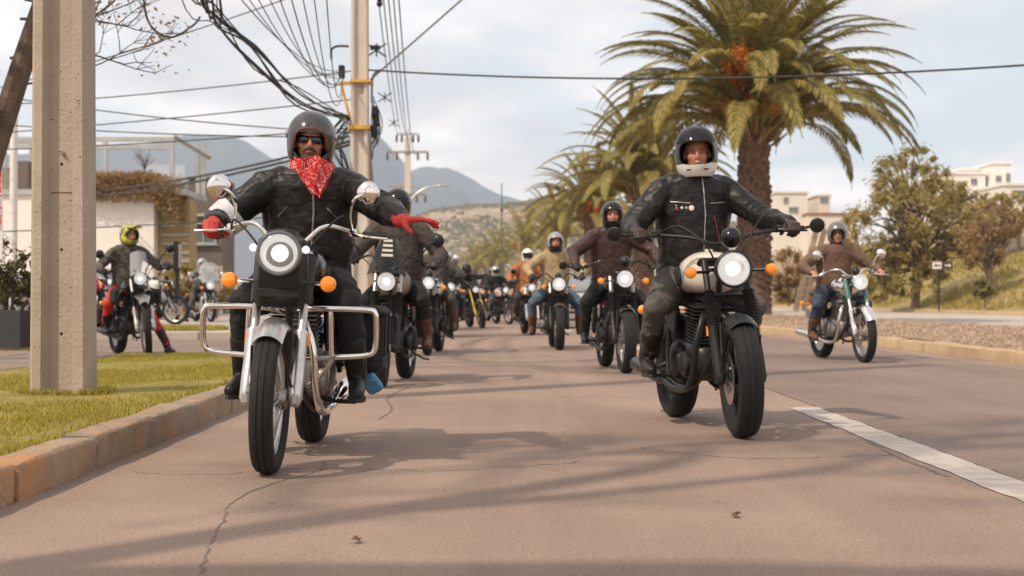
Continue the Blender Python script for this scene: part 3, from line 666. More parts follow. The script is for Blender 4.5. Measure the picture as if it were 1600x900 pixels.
# bare trees
def bare_tree(label, base, lean, height, r0, seed, depth=6, min_r=.004, leafn=0, first=None, nfork=(2, 3), group=None, extra=()):
    r_ = random.Random(seed); root = thing('bare_tree', label, 'tree', base, group=group); t = MB(); b2 = MB(); tips = []
    def grow(p, d, L_, rad, lev):
        k = 5; pts = [p]; q = p.copy(); dd = d.copy()
        for i in range(k):
            dd = (dd + Vector((r_.uniform(-1, 1), r_.uniform(-1, 1), r_.uniform(-.4, .6))) * (.13 if lev else .04)).normalized(); q = q + dd * L_ / k; pts.append(q.copy())
        (t if lev == 0 else b2).tube(pts, [rad, rad * .72], 8 if lev < 2 else (5 if lev < 4 else 3), cap=lev == 0)
        if lev >= depth or rad < min_r: tips.append(q); return
        for j in range(r_.randint(*nfork)):
            w = Vector((r_.uniform(-1, 1), r_.uniform(-1, 1), r_.uniform(-.35, .9))).normalized(); nd = (dd * .75 + w * .75).normalized()
            st = pts[r_.randint(3, 5)] if j else q
            grow(st, nd, L_ * r_.uniform(.58, .82), rad * (.66 if j else .72), lev + 1)
    grow(Vector((0, 0, -.1)), Vector(lean).normalized(), height * .38, r0, 0)
    for (p_, d_, L_, r0_) in extra: grow(Vector(p_), Vector(d_).normalized(), L_, r0_, 3)
    t.build('trunk', M_bark, root); b2.build('branches', M_bark, root)
    if leafn:
        g = np.random.default_rng(seed); tp = np.array([tuple(q) for q in tips]); c = tp[g.integers(0, len(tp), leafn)] + g.normal(0, .10, (leafn, 3))
        v, f = quad_leaves(g, c, .055, .5); link('leaves', np_mesh('leaves', v, f, M_leaf_br), root)
    return root
bare_tree('bare twiggy tree with leaning dark trunk behind the concrete pole', (-5.9, 14.5, .12), (.25, 0, 1), 10.5, .15, 15, depth=6, min_r=.0022, leafn=1800, nfork=(2, 4), extra=(((.72, 0, 2.8), (.9, .1, .25), .7, .014), ((.78, 0, 3.1), (1, -.1, .1), .8, .016), ((.88, 0, 3.5), (1, .1, .0), .8, .016), ((.92, 0, 3.7), (.9, .3, -.2), .7, .014), ((.3, 0, 2.3), (-.6, -.2, .3), .6, .012)))
bare_tree('leaning thin leaved street tree on the lawn shading the road', (-4.35, 1.5, .12), (.05, .05, 1), 10.5, .21, 41, depth=6, leafn=2600, nfork=(2, 4))

# ------------------------------------------------------------------ poles, wires, signs
def channel_pole(label, loc, w0, w1, H, d0, holes=True, group='concrete utility poles along the kerb', rotz=0, name='utility_pole', mc=None):
    """tapered I-section concrete pole with bevelled flanges and a recessed web on both wide faces"""
    root = thing(name, label, 'pole', loc, (0, 0, rotz), group)
    def sec(w, d, z):
        a = w / 2; f = w * .235; e = d / 2; g = d * .20; c = w * .045
        h = [(-a, -e + c), (-a + c, -e), (-a + f * .85, -e), (-a + f * 1.25, -g), (a - f * 1.25, -g), (a - f * .85, -e), (a - c, -e), (a, -e + c)]
        pts = h + [(-x, -y) for x, y in h]
        return [(x, y, z) for x, y in pts]
    m = MB(); n = 12
    m.loft([sec(lerp(w0, w1, i / n), lerp(d0, d0 * .75, i / n), -.3 + (H + .3) * i / n) for i in range(n + 1)])
    o = m.build('shaft', mc or M_conc, root, angle=25)
    if holes:
        cut = MB()
        for z in (.42, .98, 1.55, 3.05, 3.9): cut.lathe([(.011, -.2), (.011, .2)], 10, M=T(0, 0, z) @ AY)
        c = cut.build('hole_cutter', M_conc, root); bo = o.modifiers.new('b', 'BOOLEAN'); bo.object = c; bo.operation = 'DIFFERENCE'; bo.solver = 'EXACT'
        dg = bpy.context.evaluated_depsgraph_get(); me = bpy.data.meshes.new_from_object(o.evaluated_get(dg)); o.modifiers.clear(); o.data = me; bpy.data.objects.remove(c); me.shade_flat()
    return root
p1 = channel_pole('thick grooved concrete pole standing on the lawn with drill holes', (PX(100, 9.52), 9.52, .12), .375, .25, 11.5, .28)
def pole_marks():
    # form joint line, scrapes and small pits on the near pole
    M_mk = mat('rust_scratch', (.16, .075, .05), .9); M_pit = mat('concrete_pit', (.10, .075, .06), .95)
    w = MB(); w.box((0, -.053, 1.36), (.14, .006, .008)); w.build('joint_line', M_mk, p1)
    b = MB(); b.ball((.012, -.062, 1.62), (.014, .02, .016), 8, 6); b.tube([(.012, -.05, 1.62), (.012, -.085, 1.615)], .006, 6); b.build('bolt', M_steel, p1)
    r_ = random.Random(2); m = MB()
    for i in range(46):
        x = r_.uniform(-.07, .07); z = r_.uniform(.1, 4); m.ball((x, -.0555 + .0011 * z, z), (r_.uniform(.003, .008), .002, r_.uniform(.002, .006)), 6, 4)
    for i in range(26):
        x = r_.choice((-1, 1)) * r_.uniform(.11, .155); z = r_.uniform(.1, 4); m.ball((x, -.140 + .0029 * z, z), (r_.uniform(.002, .006), .003, r_.uniform(.002, .006)), 6, 4)
    m.build('pits', M_pit, p1)['kind'] = 'stuff'
pole_marks()
Y2 = 26.0
M_concp = mat('pale_pole_concrete', (.50, .43, .36), .88, scale=1.2, col2=(.62, .55, .47), bump=.2, bscale=30)
p2 = channel_pole('tall concrete pole carrying a yellow bracket and tangled cables', (PX(562, Y2), Y2, .12), .35, .27, 11.5, .26, holes=False, mc=M_concp)
M_yel = mat('yellow_bracket_paint', (.62, .34, .045), .55, var=.2, scale=8)
M_wire = mat('cable_rubber', (.018, .017, .017), .6); M_wireg = mat('grey_wire', (.16, .15, .14), .5)
M_ins = mat('brown_insulator', (.10, .04, .025), .3, coat=.4)
def p2parts():
    z = lambda row: PZ(row, Y2) - .12; s = Y2 / F_PX
    m = MB(); m.box((0, 0, z(200)), (.40, .36, .07)); m.build('clamp_band', M_yel, p2)
    m = MB(); m.box((-.06, 0, z(130)), (.62, .06, .06)); m.box((.02, 0, z(128)), (.36, .34, .05)); m.tube([(-.34, 0, z(132)), (-.18, 0, z(185)), (-.14, 0, z(200))], .03, 6); m.build('bracket_arm', M_yel, p2)
    m = MB()
    r_ = random.Random(4)
    for i in range(15):                                    # cable tails and coils hanging by the pole
        x = -.2 - r_.uniform(0, .35); a = z(r_.uniform(180, 215)); b = z(r_.uniform(240, 290))
        m.tube(smooth_path([(x * .6, -.1, a), (x - r_.uniform(.0, .2), -.15, (a + b) / 2), (x, -.2, b), (-.12, -.2, b - r_.uniform(.1, .5))], 4), r_.uniform(.008, .016), 5)
    for i in range(9):
        x = .22 + r_.uniform(0, .12); a = z(r_.uniform(150, 200)); b = z(r_.uniform(215, 260)); m.tube(smooth_path([(x, 0, a), (x + r_.uniform(-.05, .15), 0, (a + b) / 2), (x, -.1, b)], 4), .01, 5)
    m.build('cable_tangle', M_wire, p2)
    m = MB(); m.tube(smooth_path([(-.2, 0, z(72)), (-.42, 0, z(72)), (-.52, 0, z(78)), (-.52, 0, z(92))], 4), .022, 6); m.box((.28, 0, z(74)), (.18, .06, .08)); m.build('side_hook', M_plastic, p2)
    for dx, row in ((.27, 205), (.29, 188), (.27, 176), (-.33, 112)):
        m = MB(); m.box((dx, 0, z(row)), (.11, .14, .24), bev=.02); m.build('junction_box', M_plastic, p2)
    m = MB(); m.tube(smooth_path([(.22, 0, z(160)), (.24, 0, z(120)), (.38, 0, z(108))], 5), .022, 6); m.build('riser_pipe', M_wireg, p2)
    for x in (-.05, .9, -.9):
        m = MB(); m.lathe([(.03, 0), (.075, .03), (.04, .06), (.075, .09), (.04, .12), (.03, .16)], 10, M=T(x, 0, 10.7)); m.build('insulator', M_ins, p2)
    m = MB(); m.box((0, .22, 10.6), (2.2, .1, .12)); m.build('crossarm', M_bark, p2)
    m = MB(); m.lathe([(.03, .2), (.06, .15), (.04, .1), (.06, .05), (.03, 0)], 10, M=T(.36, 0, z(10))); m.box((.28, 0, z(-4)), (.3, .05, .05)); m.build('line_clamp', M_plastic, p2)
p2parts()
# a second, slimmer raking pole behind the first one
M_wood = mat('weathered_wood_pole', (.24, .16, .10), .9, scale=6, col2=(.36, .25, .17), bump=.5)
m_ = MB(); m_.tube([(0, 0, -.2), (-.42, .1, 5.2)], [.15, .12], 10); pw = thing('brace_pole', 'brown raking timber pole leaning against the cable pole', 'pole', (PX(592, 26.6), 26.6, .12)); m_.build('shaft', M_wood, pw)
m_ = MB(); m_.lathe([(.165, 1.9), (.165, 1.98)], 12, M=T(-.155, .04, 0)); m_.build('band', M_plastic, pw)

Y3 = 85.0
p3 = thing('power_pole', 'slim concrete power pole with two crossarms further up the street', 'pole', (PX(637, Y3), Y3, .12), group='concrete utility poles along the kerb')
def p3parts():
    z = lambda row: PZ(row, Y3) - .12
    m = MB(); m.loft([[(sx * w, sy * w, zz) for sx, sy in ((-1, -1), (1, -1), (1, 1), (-1, 1))] for zz, w in ((-.2, .24), (z(215), .15))]); m.build('shaft', M_concp, p3)
    for row, w in ((210, 1.35), (238, 2.5), (304, 2.2)):
        m = MB(); m.box((0, -.2, z(row)), (w, .1, .12)); c = m.build('crossarm', M_wood if row > 220 else M_steel, p3)
        for t in (-.48, -.25, .25, .48):
            m = MB(); m.lathe([(.03, 0), (.09, -.08), (.05, -.16), (.09, -.24), (.04, -.45)], 8, M=T(t * w, -.2, z(row) - .06)); m.build('insulator', M_ins, c)
    m = MB(); m.tube([(0, -.2, z(215)), (.1, -.2, z(200))], .03, 6); m.build('top_pin', M_steel, p3)
p3parts()
p4 = thing('power_pole', 'faint power pole seen low behind the slim power pole', 'pole', (PX(627, 150), 150, .12), group='concrete utility poles along the kerb')
m_ = MB(); m_.loft([[(sx * w, sy * w, zz) for sx, sy in ((-1, -1), (1, -1), (1, 1), (-1, 1))] for zz, w in ((-.2, .24), (12.6, .15))]); m_.build('shaft', M_conc, p4)
for zz in (11.2, 12.2):
    m_ = MB(); m_.box((0, -.2, zz), (2.8, .1, .13)); m_.build('crossarm', M_wood, p4)
def lamp_post():
    Y = 70; r = thing('street_lamp', 'pale curved street lamp arm beside the slim power pole', 'street lamp', (PX(641, Y), Y, .12)); z = lambda q: PZ(q, Y) - .12
    m = MB(); m.tube(smooth_path([(0, 0, -.1), (0, 0, z(330)), (.15, 0, z(308)), (.75, 0, z(294)), (1.5, 0, z(290))], 6), [.09, .06, .05, .045, .04], 8); m.build('post', M_rim, r)
    m = MB(); m.loft([[(1.35 + a, b * math.cos(t), z(290) + .05 * math.sin(t)) for t in (k * math.pi / 5 for k in range(10))] for a, b in ((0, .05), (.12, .12), (.45, .12), (.58, .05))]); m.build('lamp_head', M_rim, r)
    Y = 120; r = thing('flag_mast', 'thin green mast rising above the far palms', 'mast', (PX(784, Y), Y, .12))
    m = MB(); m.tube([(0, 0, 0), (0, 0, PZ(288, Y))], [.08, .05], 6); m.build('mast', mat('green_mast', (.06, .13, .09), .6), r); m = MB(); m.tube([(0, 0, PZ(333, Y)), (0, 0, PZ(328, Y))], .13, 6); m.build('collar', M_plastic, r)
lamp_post()
def wire(label, a, b, sag, r=.012, group='overhead wires', m=None, pts=None, name='overhead_wire'):
    a, b = Vector(a), Vector(b); n = 18
    q = pts or [a.lerp(b, i / n) - Vector((0, 0, sag * 4 * (i / n) * (1 - i / n))) for i in range(n + 1)]
    mb = MB(); mb.tube(q, r, 5); o = mb.build(name, m or M_wire)
    return tag(o, label, 'cable', group)
def PT(px, row, Y): return Vector((PX(px, Y), Y, PZ(row, Y)))
top2 = lambda row, dx=0.0: Vector((PX(562, Y2) + dx, Y2, PZ(row, Y2)))
channel_pole('concrete pole on the gravel median taking the cable that crosses the avenue', (8.95, 21.0, .2), .35, .27, 13.6, .26, holes=False, mc=M_concp)
channel_pole('concrete pole by the shop car park holding the slack wires', (-15.5, 30.0, .12), .35, .27, 9.0, .26, holes=False, mc=M_concp)
wire('black cable crossing the sky from the yellow bracket pole to the median pole', top2(109, .15), Vector((8.8, 21, PZ(92, 21))), .22, .017)
wire('straight grey guy wire rising to the right from the yellow bracket pole', top2(124, .2), Vector((8.85, 21, 13.6)), .0, .018, m=M_wireg)
r_ = random.Random(8)
# heavy bundle sweeping down from the upper left
for i in range(9):
    o = r_.uniform(-.12, .12); a = PT(275 + i * 8, -40 + r_.uniform(-16, 16), 15); b = top2(186 + r_.uniform(-5, 9), -.2); mid = PT(395 + r_.uniform(-10, 10), 92 + r_.uniform(-26, 20), 18.5)
    wire('thick black cable in the bundle sagging down to the yellow bracket pole', a, b, 0, r_.choice((.007, .010, .014)), 'cables of the sagging bundle', pts=smooth_path([Vector((-2.95, 9.6, 6.2 + .12 * i)), a, PT(335, 25 + r_.uniform(-22, 18), 16.5), mid, PT(470 + r_.uniform(-8, 8), 152 + r_.uniform(-16, 14), 22), b], 5))
for i in range(9):
    a = PT(330 + i * 22, -60, 14 + r_.uniform(-2, 3)); b = top2(r_.uniform(105, 150), -.3)
    q_ = [a.lerp(b, t / 14) - Vector((0, 0, 4 * .6 * (t / 14) * (1 - t / 14) * (.5 + .12 * i))) for t in range(15)]
    wire('thin wire fanning from the grooved pole top to the yellow bracket pole', a, b, 0, .007, 'thin wires fanning to the bracket pole', pts=[Vector((-2.95, 9.6, 8.2 + .25 * i))] + q_)
for i, (ax, ay, bx, by) in enumerate(((150, 73, 312, 28), (150, 140, 540, 112), (180, 186, 560, 155), (175, 190, 560, 214), (150, 348, 560, 330), (150, 150, 420, 188), (200, 215, 560, 200))):
    wire('slack thin wire strung across the sky behind the grooved pole', Vector((-15.4, 30, PZ(ay + (by - ay) / (bx - ax) * (-348 - ax), 30))), top2(by + (by - ay) / (bx - ax) * (556 - bx), -.15), r_.uniform(.05, .3), .012, 'slack wires behind the grooved pole')
for dy in (0, 9):
    wire('dark cable pair dropping from behind the red bandana rider towards the brown block', PT(150, 297 + dy, 44.9), top2(220 + dy * .6, -.15), .15, .028, 'paired drop cables')
wire('looped spare cable hanging from the bundle at the upper left', PT(222, -20, 15), PT(312, 30, 16), 0, .012, pts=smooth_path([PT(222, -20, 15), PT(232, 35, 15), PT(265, 58, 15.4), PT(300, 40, 15.7), PT(312, 26, 16)], 6))
for i in range(5):
    a = top2(-30 + i * 4, .3 + .1 * i); b = Vector((PX(622 + i * 7, Y3), Y3, PZ(212 if i < 3 else 238, Y3)))
    wire('conductor running on from the bracket pole to the slim power pole', a, b, .5 + .15 * i, .014, 'conductors up the street')
for i, (px, row, Y) in enumerate(((588, 78, 32), (601, 152, 45), (615, 192, 60))):
    m_ = MB(); p = PT(px, row, Y)
    for t in (-.22, 0, .22): m_.tube([p + Vector((t, 0, -.15)), p + Vector((-t, 0, .15))], .02, 5)
    tag(m_.build('wire_spacer', M_plastic), 'small dark spacer clamped on the conductors up the street', 'spacer', 'spacers on the conductors')

def leaning_posts():
    Y = 46; r = thing('leaning_posts', 'pair of pale timber posts leaning on the median beyond the big palm', 'posts', (PX(1248, Y), Y, .40))
    for dx in (-.13, .16):
        m = MB(); m.box((dx + .36, dx * .6, 1.25), (.17, .12, 2.75), rot=(0, R(14.5), 0), bev=.01); m.build('post', mat('bleached_timber', (.46, .33, .21), .85, scale=4, col2=(.58, .44, .31), bump=.3), r)
leaning_posts()
def street_sign():
    Y = 62; x = PX(1467, Y); zb = slope_z(x - bend(Y)); r = thing('street_sign', 'dark post with two small white and black direction blades on the grass', 'sign', (x, Y, zb - .05))
    m = MB(); m.tube([(0, 0, 0), (0, 0, PZ(405, Y) - zb)], .035, 8); m.build('post', M_plastic, r)
    z = PZ(413, Y) - zb
    for dx, mm in ((-.1, M_white), (.38, mat('black_sign_blade', (.05, .045, .04), .5))):
        m = MB(); m.box((dx, -.06, z), (.40, .02, .30)); b = m.build('sign_blade', mm, r)
        a = MB(); sx = -1 if dx < 0 else 1; mk = M_plastic if dx < 0 else M_white
        a.prism([(dx + sx * .14, z), (dx + sx * .04, z + .08), (dx + sx * .04, z + .03), (dx - sx * .14, z + .03), (dx - sx * .14, z - .03), (dx + sx * .04, z - .03), (dx + sx * .04, z - .08)], -.078, -.072, 'Y'); a.build('arrow', mk, b)
street_sign()

# ------------------------------------------------------------------ buildings on the left
M_wwall = mat('white_render', (.74, .69, .62), .85, scale=.6, col2=(.80, .75, .68))
M_brown = mat('taupe_panel', (.115, .086, .07), .8, scale=.8, col2=(.15, .115, .095))
M_dkbrown = mat('dark_end_wall', (.06, .048, .042), .8, var=.15)
M_mustard = mat('ochre_wall', (.30, .21, .095), .85, scale=1, col2=(.36, .26, .13))
M_frame = mat('galvanised_frame', (.40, .40, .39), .5, .3, var=.15, scale=2)
M_glassd = mat('window_glass', (.10, .12, .13), .08, spec=.8, coat=.6)
M_glassl = mat('shop_glass', (.30, .34, .36), .1, spec=.8, coat=.6)
def box_part(name, m, root, x0, x1, y0, y1, z0, z1, bev=0):
    b = MB(); b.box(((x0 + x1) / 2, (y0 + y1) / 2, (z0 + z1) / 2), (abs(x1 - x0), abs(y1 - y0), abs(z1 - z0)), bev=bev); return b.build(name, m, root)
def bands_fill(o):
    pass
def window(root, x, z, w, h, y, depth=.12, m=None, sill=True, name='window'):
    """frame with pane set into the wall face at local y"""
    f = MB(); t = .06
    for (cx, cz, sx, sz) in ((x - w / 2, z, t, h + t), (x + w / 2, z, t, h + t), (x, z - h / 2, w - t, t), (x, z + h / 2, w - t, t), (x, z, t * .7, h - t)): f.box((cx, y - .03, cz), (sx, .08, sz))
    o = f.build(name, M_frame, root); p = MB(); p.box((x, y - .012, z), (w - t, .02, h - t)); p.build('pane', m or M_glassd, o)
    if sill: q = MB(); q.box((x, y - .07, z - h / 2 - .06), (w + .2, .16, .05)); q.build('sill', M_frame, o)
    return o
def white_shop():
    Y = 45; r = thing('white_shop_building', 'white modern shop with dry hanging plants and a steel roof frame', 'building', (0, Y, .13))
    z = lambda row: PZ(row, Y) - .13; x = lambda px: PX(px, Y)
    box_part('wall', M_wwall, r, x(-60), x(240), 0, 3, z(433), z(305)); box_part('side_wall', M_mustard, r, x(240.4), x(291), .5, 1.5, -.1, z(312))
    box_part('ground_floor', mat('shop_grey', (.21, .19, .17), .8, var=.1), r, x(-60), x(233), .35, 2.8, -.1, z(433) - .02)
    box_part('roof_slab', M_frame, r, x(-60), x(290), -.1, 3.1, z(305) + .01, z(296))
    # dry planting along the parapet
    g = np.random.default_rng(9); n = 24000; c = np.stack([g.uniform(x(100), x(283), n), g.uniform(-.5, 1.2, n), z(300) + g.uniform(-.22, .55, n) + .12 * np.sin(g.uniform(0, 20, n))], 1)
    edge = (c[:, 0] > x(240)); c[edge, 2] -= g.uniform(0, 1.3, edge.sum()) * ((c[edge, 0] - x(240)) / (x(283) - x(240))); v, f = quad_leaves(g, c, .15, .22)
    o = link('hanging_plants', np_mesh('hanging_plants', v, f, M_leaf_dry), r); o['kind'] = 'stuff'
    for px in (160, 265, 283, 292):                         # roof frame posts
        b = MB(); b.box((x(px), .3 if px < 280 else 2.4, (z(212) + z(300)) / 2), (.13, .13, z(212) - z(300))); b.build('frame_post', M_frame, r)
    for row in (216, 228):
        b = MB(); b.box(((x(-40) + x(264)) / 2, .3, z(row)), (x(264) - x(-40), .14, .14)); b.build('frame_beam', M_frame, r)
    b = MB(); b.tube([(x(266), .3, z(210)), (x(301), -4.5 + 7, z(234))], .09, 4); b.build('frame_beam', M_frame, r)
    b = MB(); b.box((x(225), 2.4, z(262)), (x(262) - x(190), .05, .62)); b.build('glass_parapet', M_clear, r)
    for px in (176, 204):
        b = MB(); b.box((x(px), .30, z(462)), (.5, .06, 1.15)); w = b.build('shop_window', M_frame, r); b = MB(); b.box((x(px), .255, z(462)), (.44, .03, 1.05)); b.build('pane', M_glassl, w)
    b = MB(); b.box((x(165), .31, z(465)), (.22, .1, 1.3)); b.build('pillar', M_wwall, r)
    b = MB(); b.box((x(190), .24, z(438)), (1.5, .05, .2)); b.build('fascia', M_dkbrown, r)
    for i in range(5):
        b = MB(); b.box((x(268), .44, z(352 + i * 14)), (x(290) - x(248), .05, .05)); b.build('louvre', M_frame, r)
    for px, h, mm in ((8, 300, M_wwall), (45, 262, M_frame)): pass
    return r
white_shop()
def brown_block():
    Y = 52; r = thing('brown_office_block', 'plain taupe block with dark end wall beyond the white shop', 'building', (0, Y, .13)); z = lambda q: PZ(q, Y) - .13; x = lambda p: PX(p, Y)
    box_part('front_wall', M_brown, r, x(294), x(347), 0, 2.3, -.1, z(279))
    box_part('parapet', M_brown, r, x(293), x(348), -.06, .3, z(279) + .002, z(276)); box_part('ledge', mat('pale_ledge', (.42, .37, .33), .8), r, x(296), x(345), -.12, -.003, z(338), z(334))
    window(r, x(318), z(365), .9, .7, 0); 
    box_part('low_wall', M_wwall, r, x(290), x(372), -3, -2.8, -.1, z(418))
brown_block()
def terrace_bits():
    Y = 45
    r = thing('roof_plant', 'small bare tree in a pot on the white shop roof terrace', 'plant', (PX(206, Y), Y + 1.5, PZ(297, Y) + .02))
    b = MB(); b.lathe([(.12, 0), (.18, .3)], 10); b.build('pot', M_plastic, r); b = MB(); b.tube([(0, 0, .25), (.02, 0, .95)], .02, 5)
    g = random.Random(3)
    for i in range(22): a = g.uniform(0, 6.28); b.tube([(.02, 0, .85 + g.uniform(-.15, .1)), (math.cos(a) * g.uniform(.2, .5), math.sin(a) * .3, 1.1 + g.uniform(-.1, .35))], .009, 3)
    b.build('branches', M_bark, r)
terrace_bits()
def left_edge():
    Y = 30; r = thing('light_pole', 'thin white lamp pole behind the feather banner', 'pole', (PX(20, Y), Y, .13)); b = MB(); b.tube([(0, 0, -.1), (.02, 0, PZ(175, Y) - .13)], [.085, .075], 10); b.build('pole', M_white, r)
    b = MB(); b.box((-.32, 0, PZ(186, Y) - .13), (.6, .2, .1), bev=.03); b.build('lamp_head', M_frame, r)
    Y = 17.0; r = thing('feather_banner', 'white feather banner with red lettering at the shop front', 'banner', (PX(-32, Y), Y, .12)); z = lambda q: PZ(q, Y) - .12
    pol = MB(); pol.tube([(0, 0, 0), (0, 0, z(205)), (.05, 0, z(190))], .016, 6); pol.build('pole', M_frame, r)
    b = MB(); n = 14; front = []; 
    for i in range(n + 1):
        t = i / n; zz = lerp(z(405), z(222), t); w = .265 - .03 * (t - .45) ** 2 - (0 if t < .9 else .22 * ((t - .9) / .1) ** 1.6)
        front.append([(.01, .012, zz), (w * .5, .012 + .014 * math.sin(5 * t), zz), (w, .012 + .02 * math.sin(4 * t + 1), zz), (w, .02 + .02 * math.sin(4 * t + 1), zz), (w * .5, .02 + .014 * math.sin(5 * t), zz), (.01, .02, zz)])
    b.loft(front); b.build('flag', mat('white_banner_cloth', (.74, .73, .74), .8), r); M_rb = mat('red_banner_print', (.62, .03, .02), .7)
    cu = bpy.data.curves.new('lettering', 'FONT'); cu.body = 'ENFIELD'; cu.size = .17; cu.extrude = .002; cu.align_x = 'LEFT'; tmp = bpy.data.objects.new('lettering', cu); COL.objects.link(tmp)
    dg = bpy.context.evaluated_depsgraph_get(); me = bpy.data.meshes.new_from_object(tmp.evaluated_get(dg)); bpy.data.objects.remove(tmp); me.materials.append(M_rb)
    o = link('lettering', me, r); o.location = (.262, -.014, z(352)); o.rotation_euler = (R(90), R(-90), 0); L_ = max(v.co.x for v in me.vertices); s = (z(262) - z(352)) / L_; o.scale = (s, s, 1)
    b = MB(); b.box((.235, -.008, z(246)), (.03, .008, .14)); b.box((.17, -.008, z(232)), (.14, .008, .1), rot=(0, R(20), 0)); b.build('red_mark', M_rb, r)
    Y = 18.6; r = thing('planter', 'square black planter box beside the feather banner', 'planter', (PX(8, Y), Y, .12)); h = PZ(485, Y) - .12
    b = MB(); q = .30; b.loft([[(sx * a, sy * a, zz) for sx, sy in ((-1, -1), (1, -1), (1, 1), (-1, 1))] for a, zz in ((q, 0), (q, h), (q - .03, h), (q - .03, h - .06))]); b.build('box', mat('planter_black', (.035, .036, .037), .6, var=.2), r)
    b = MB(); b.box((0, 0, h - .06), (q * 1.8, q * 1.8, .03)); b.build('soil', M_soil_g, r)
    leafy('planter_shrub', 'tall loose green shrub growing in the black planter box', (PX(14, Y), Y, .12 + h - .05), 1.2, [(0, 0, .75, .30, .28, .45), (.05, 0, .4, .28, .25, .3)], 1500, .085, M_leaf_gr, M_bark, 51, clumps=46, trunk_r=.02, spread=.4, cat='shrub')
    Y = 38; leafy('yellow_shrub', 'bright yellow green shrub against the ochre side wall', (PX(275, Y), Y, .13), 1.6, [(0, 0, 1.1, .55, .4, .6), (.4, 0, .7, .5, .4, .5)], 2600, .10, M_leaf_ye, M_bark, 52, clumps=40, trunk_r=.03, cat='shrub')
    Y = 41; leafy('yellow_shrub', 'bright yellow green shrub in front of the taupe block', (PX(338, Y), Y, .13), 1.4, [(0, 0, 1.0, .6, .4, .6), (.5, 0, .6, .5, .4, .4)], 2200, .10, M_leaf_ye, M_bark, 53, clumps=40, trunk_r=.03, cat='shrub')
    Y = 33; r = thing('totem_sign', 'narrow dark signboard on a post beside the ochre wall', 'sign', (PX(277, Y), Y, .13)); b = MB(); b.box((0, 0, .85), (.09, .09, 1.7)); b.build('post', M_plastic, r)
    b = MB(); b.box((0, 0, PZ(400, Y) - .13), (.13, .34, .68), bev=.02); b.build('board', M_plastic, r); b = MB(); b.box((.07, -.01, PZ(400, Y) - .13), (.012, .28, .55)); b.build('panel', M_palepave, r)
    Y = 58; r = thing('grey_annex', 'grey annex building seen between the banner and the grooved pole', 'building', (0, Y, .13)); z = lambda q: PZ(q, Y) - .13; x = lambda p: PX(p, Y)
    box_part('wall', mat('annex_wall', (.26, .22, .19), .85, var=.15), r, x(-80), x(58), 0, 6, -.1, z(262)); box_part('roof_frame', M_frame, r, x(-80), x(58), -.3, .0, z(225), z(218)); box_part('dark_box', M_brown, r, x(30), x(56), -1, -.01, z(310), z(255))
    for px in (-30, 14, 48): window(r, x(px), z(340), .8, .9, 0)
    for px in (-40, 10, 50): b = MB(); b.box((x(px), -.15, (z(262) + z(222)) / 2), (.1, .1, z(222) - z(262))); b.build('frame_post', M_frame, r)
left_edge()

# ------------------------------------------------------------------ houses on the right
M_house = mat('cream_house', (.62, .57, .50), .85, scale=.4, col2=(.70, .65, .58))
M_housew = mat('white_house', (.70, .66, .61), .85, scale=.4, col2=(.76, .72, .68)); M_roofr = mat('terracotta_edge', (.30, .12, .06), .85, var=.2)
def house(label, Y, blocks, wins, m, extra=()):
    """blocks (px0, px1, row_top, row_bottom, depth offset) in photo pixels at distance Y"""
    x = lambda p: PX(p, Y); bx = x((blocks[0][0] + blocks[0][1]) / 2); bz = min(slope_z(bx - bend(Y)), PZ(blocks[0][3], Y)) - .5
    r = thing('hillside_house', label, 'house', (bx, Y, bz), group='pale houses on the slope'); z = lambda q: PZ(q, Y) - bz
    for i, (a, b, t, bo, off) in enumerate(blocks):
        box_part('wall', m, r, x(a) - bx, x(b) - bx, off, off + 8, -.5 if bo > 325 else z(bo), z(t)); box_part('parapet', M_roofr if i in extra else m, r, x(a) - bx - .1, x(b) - bx + .1, off - .12, off + 8.1, z(t) + .002, z(t) + .18)
    for (px, row, w, h, off) in wins: window(r, x(px) - bx, z(row), w * Y / F_PX, h * Y / F_PX, off, sill=False)
    return r
house('cream flat roofed house on the slope left of the big olive tree', 120, [(1213, 1262, 302, 342, 0), (1255, 1330, 338, 400, -2), (1286, 1306, 304, 345, 2)], [(1228, 313, 7, 9, 0), (1240, 328, 14, 9, 0), (1296, 310, 12, 8, 2), (1275, 352, 10, 9, -2), (1305, 352, 10, 9, -2)], M_house, extra=(1,))
house('white stepped house high on the slope right of the big olive tree', 105, [(1478, 1540, 272, 330, 0), (1515, 1580, 262, 330, 2), (1546, 1572, 258, 320, -1)], [(1500, 288, 8, 8, 0), (1522, 284, 9, 10, 0), (1553, 281, 8, 9, -1), (1568, 280, 6, 14, -1)], M_housew)
house('white garage fronted house at the end of the slope terrace', 98, [(1568, 1660, 290, 330, 0)], [(1592, 303, 20, 11, 0)], M_housew)
def tan_wall():
    Y = 78; x0, x1 = PX(1540, Y), PX(1720, Y); r = thing('retaining_wall', 'long tan retaining wall under the slope houses', 'wall', ((x0 + x1) / 2, Y, 3.0))
    n = 10
    for i in range(n):
        a = lerp(x0, x1, i / n) - (x0 + x1) / 2; b = lerp(x0, x1, (i + 1) / n) - (x0 + x1) / 2; box_part('panel', M_house, r, a + .02, b - .02, 0, .3, -2.2, PZ(348, Y) - 3.0)
    box_part('coping', M_housew, r, (x0 - x1) / 2, (x1 - x0) / 2, -.06, .36, PZ(348, Y) - 3.0 + .003, PZ(345, Y) - 3.0 + .05)
    Y = 95; r = thing('garden_wall', 'low tan garden wall behind the dry bushes and leaning posts', 'wall', (PX(1270, Y), Y, .3)); w = PX(1350, Y) - PX(1190, Y)
    for i in range(8): box_part('panel', mat('sandy_wall', (.42, .33, .24), .9, scale=.5, col2=(.50, .41, .31)), r, -w / 2 + w * i / 8 + .02, -w / 2 + w * (i + 1) / 8 - .02, 0, .25, -.5, PZ(400, Y) - .3)
tan_wall()

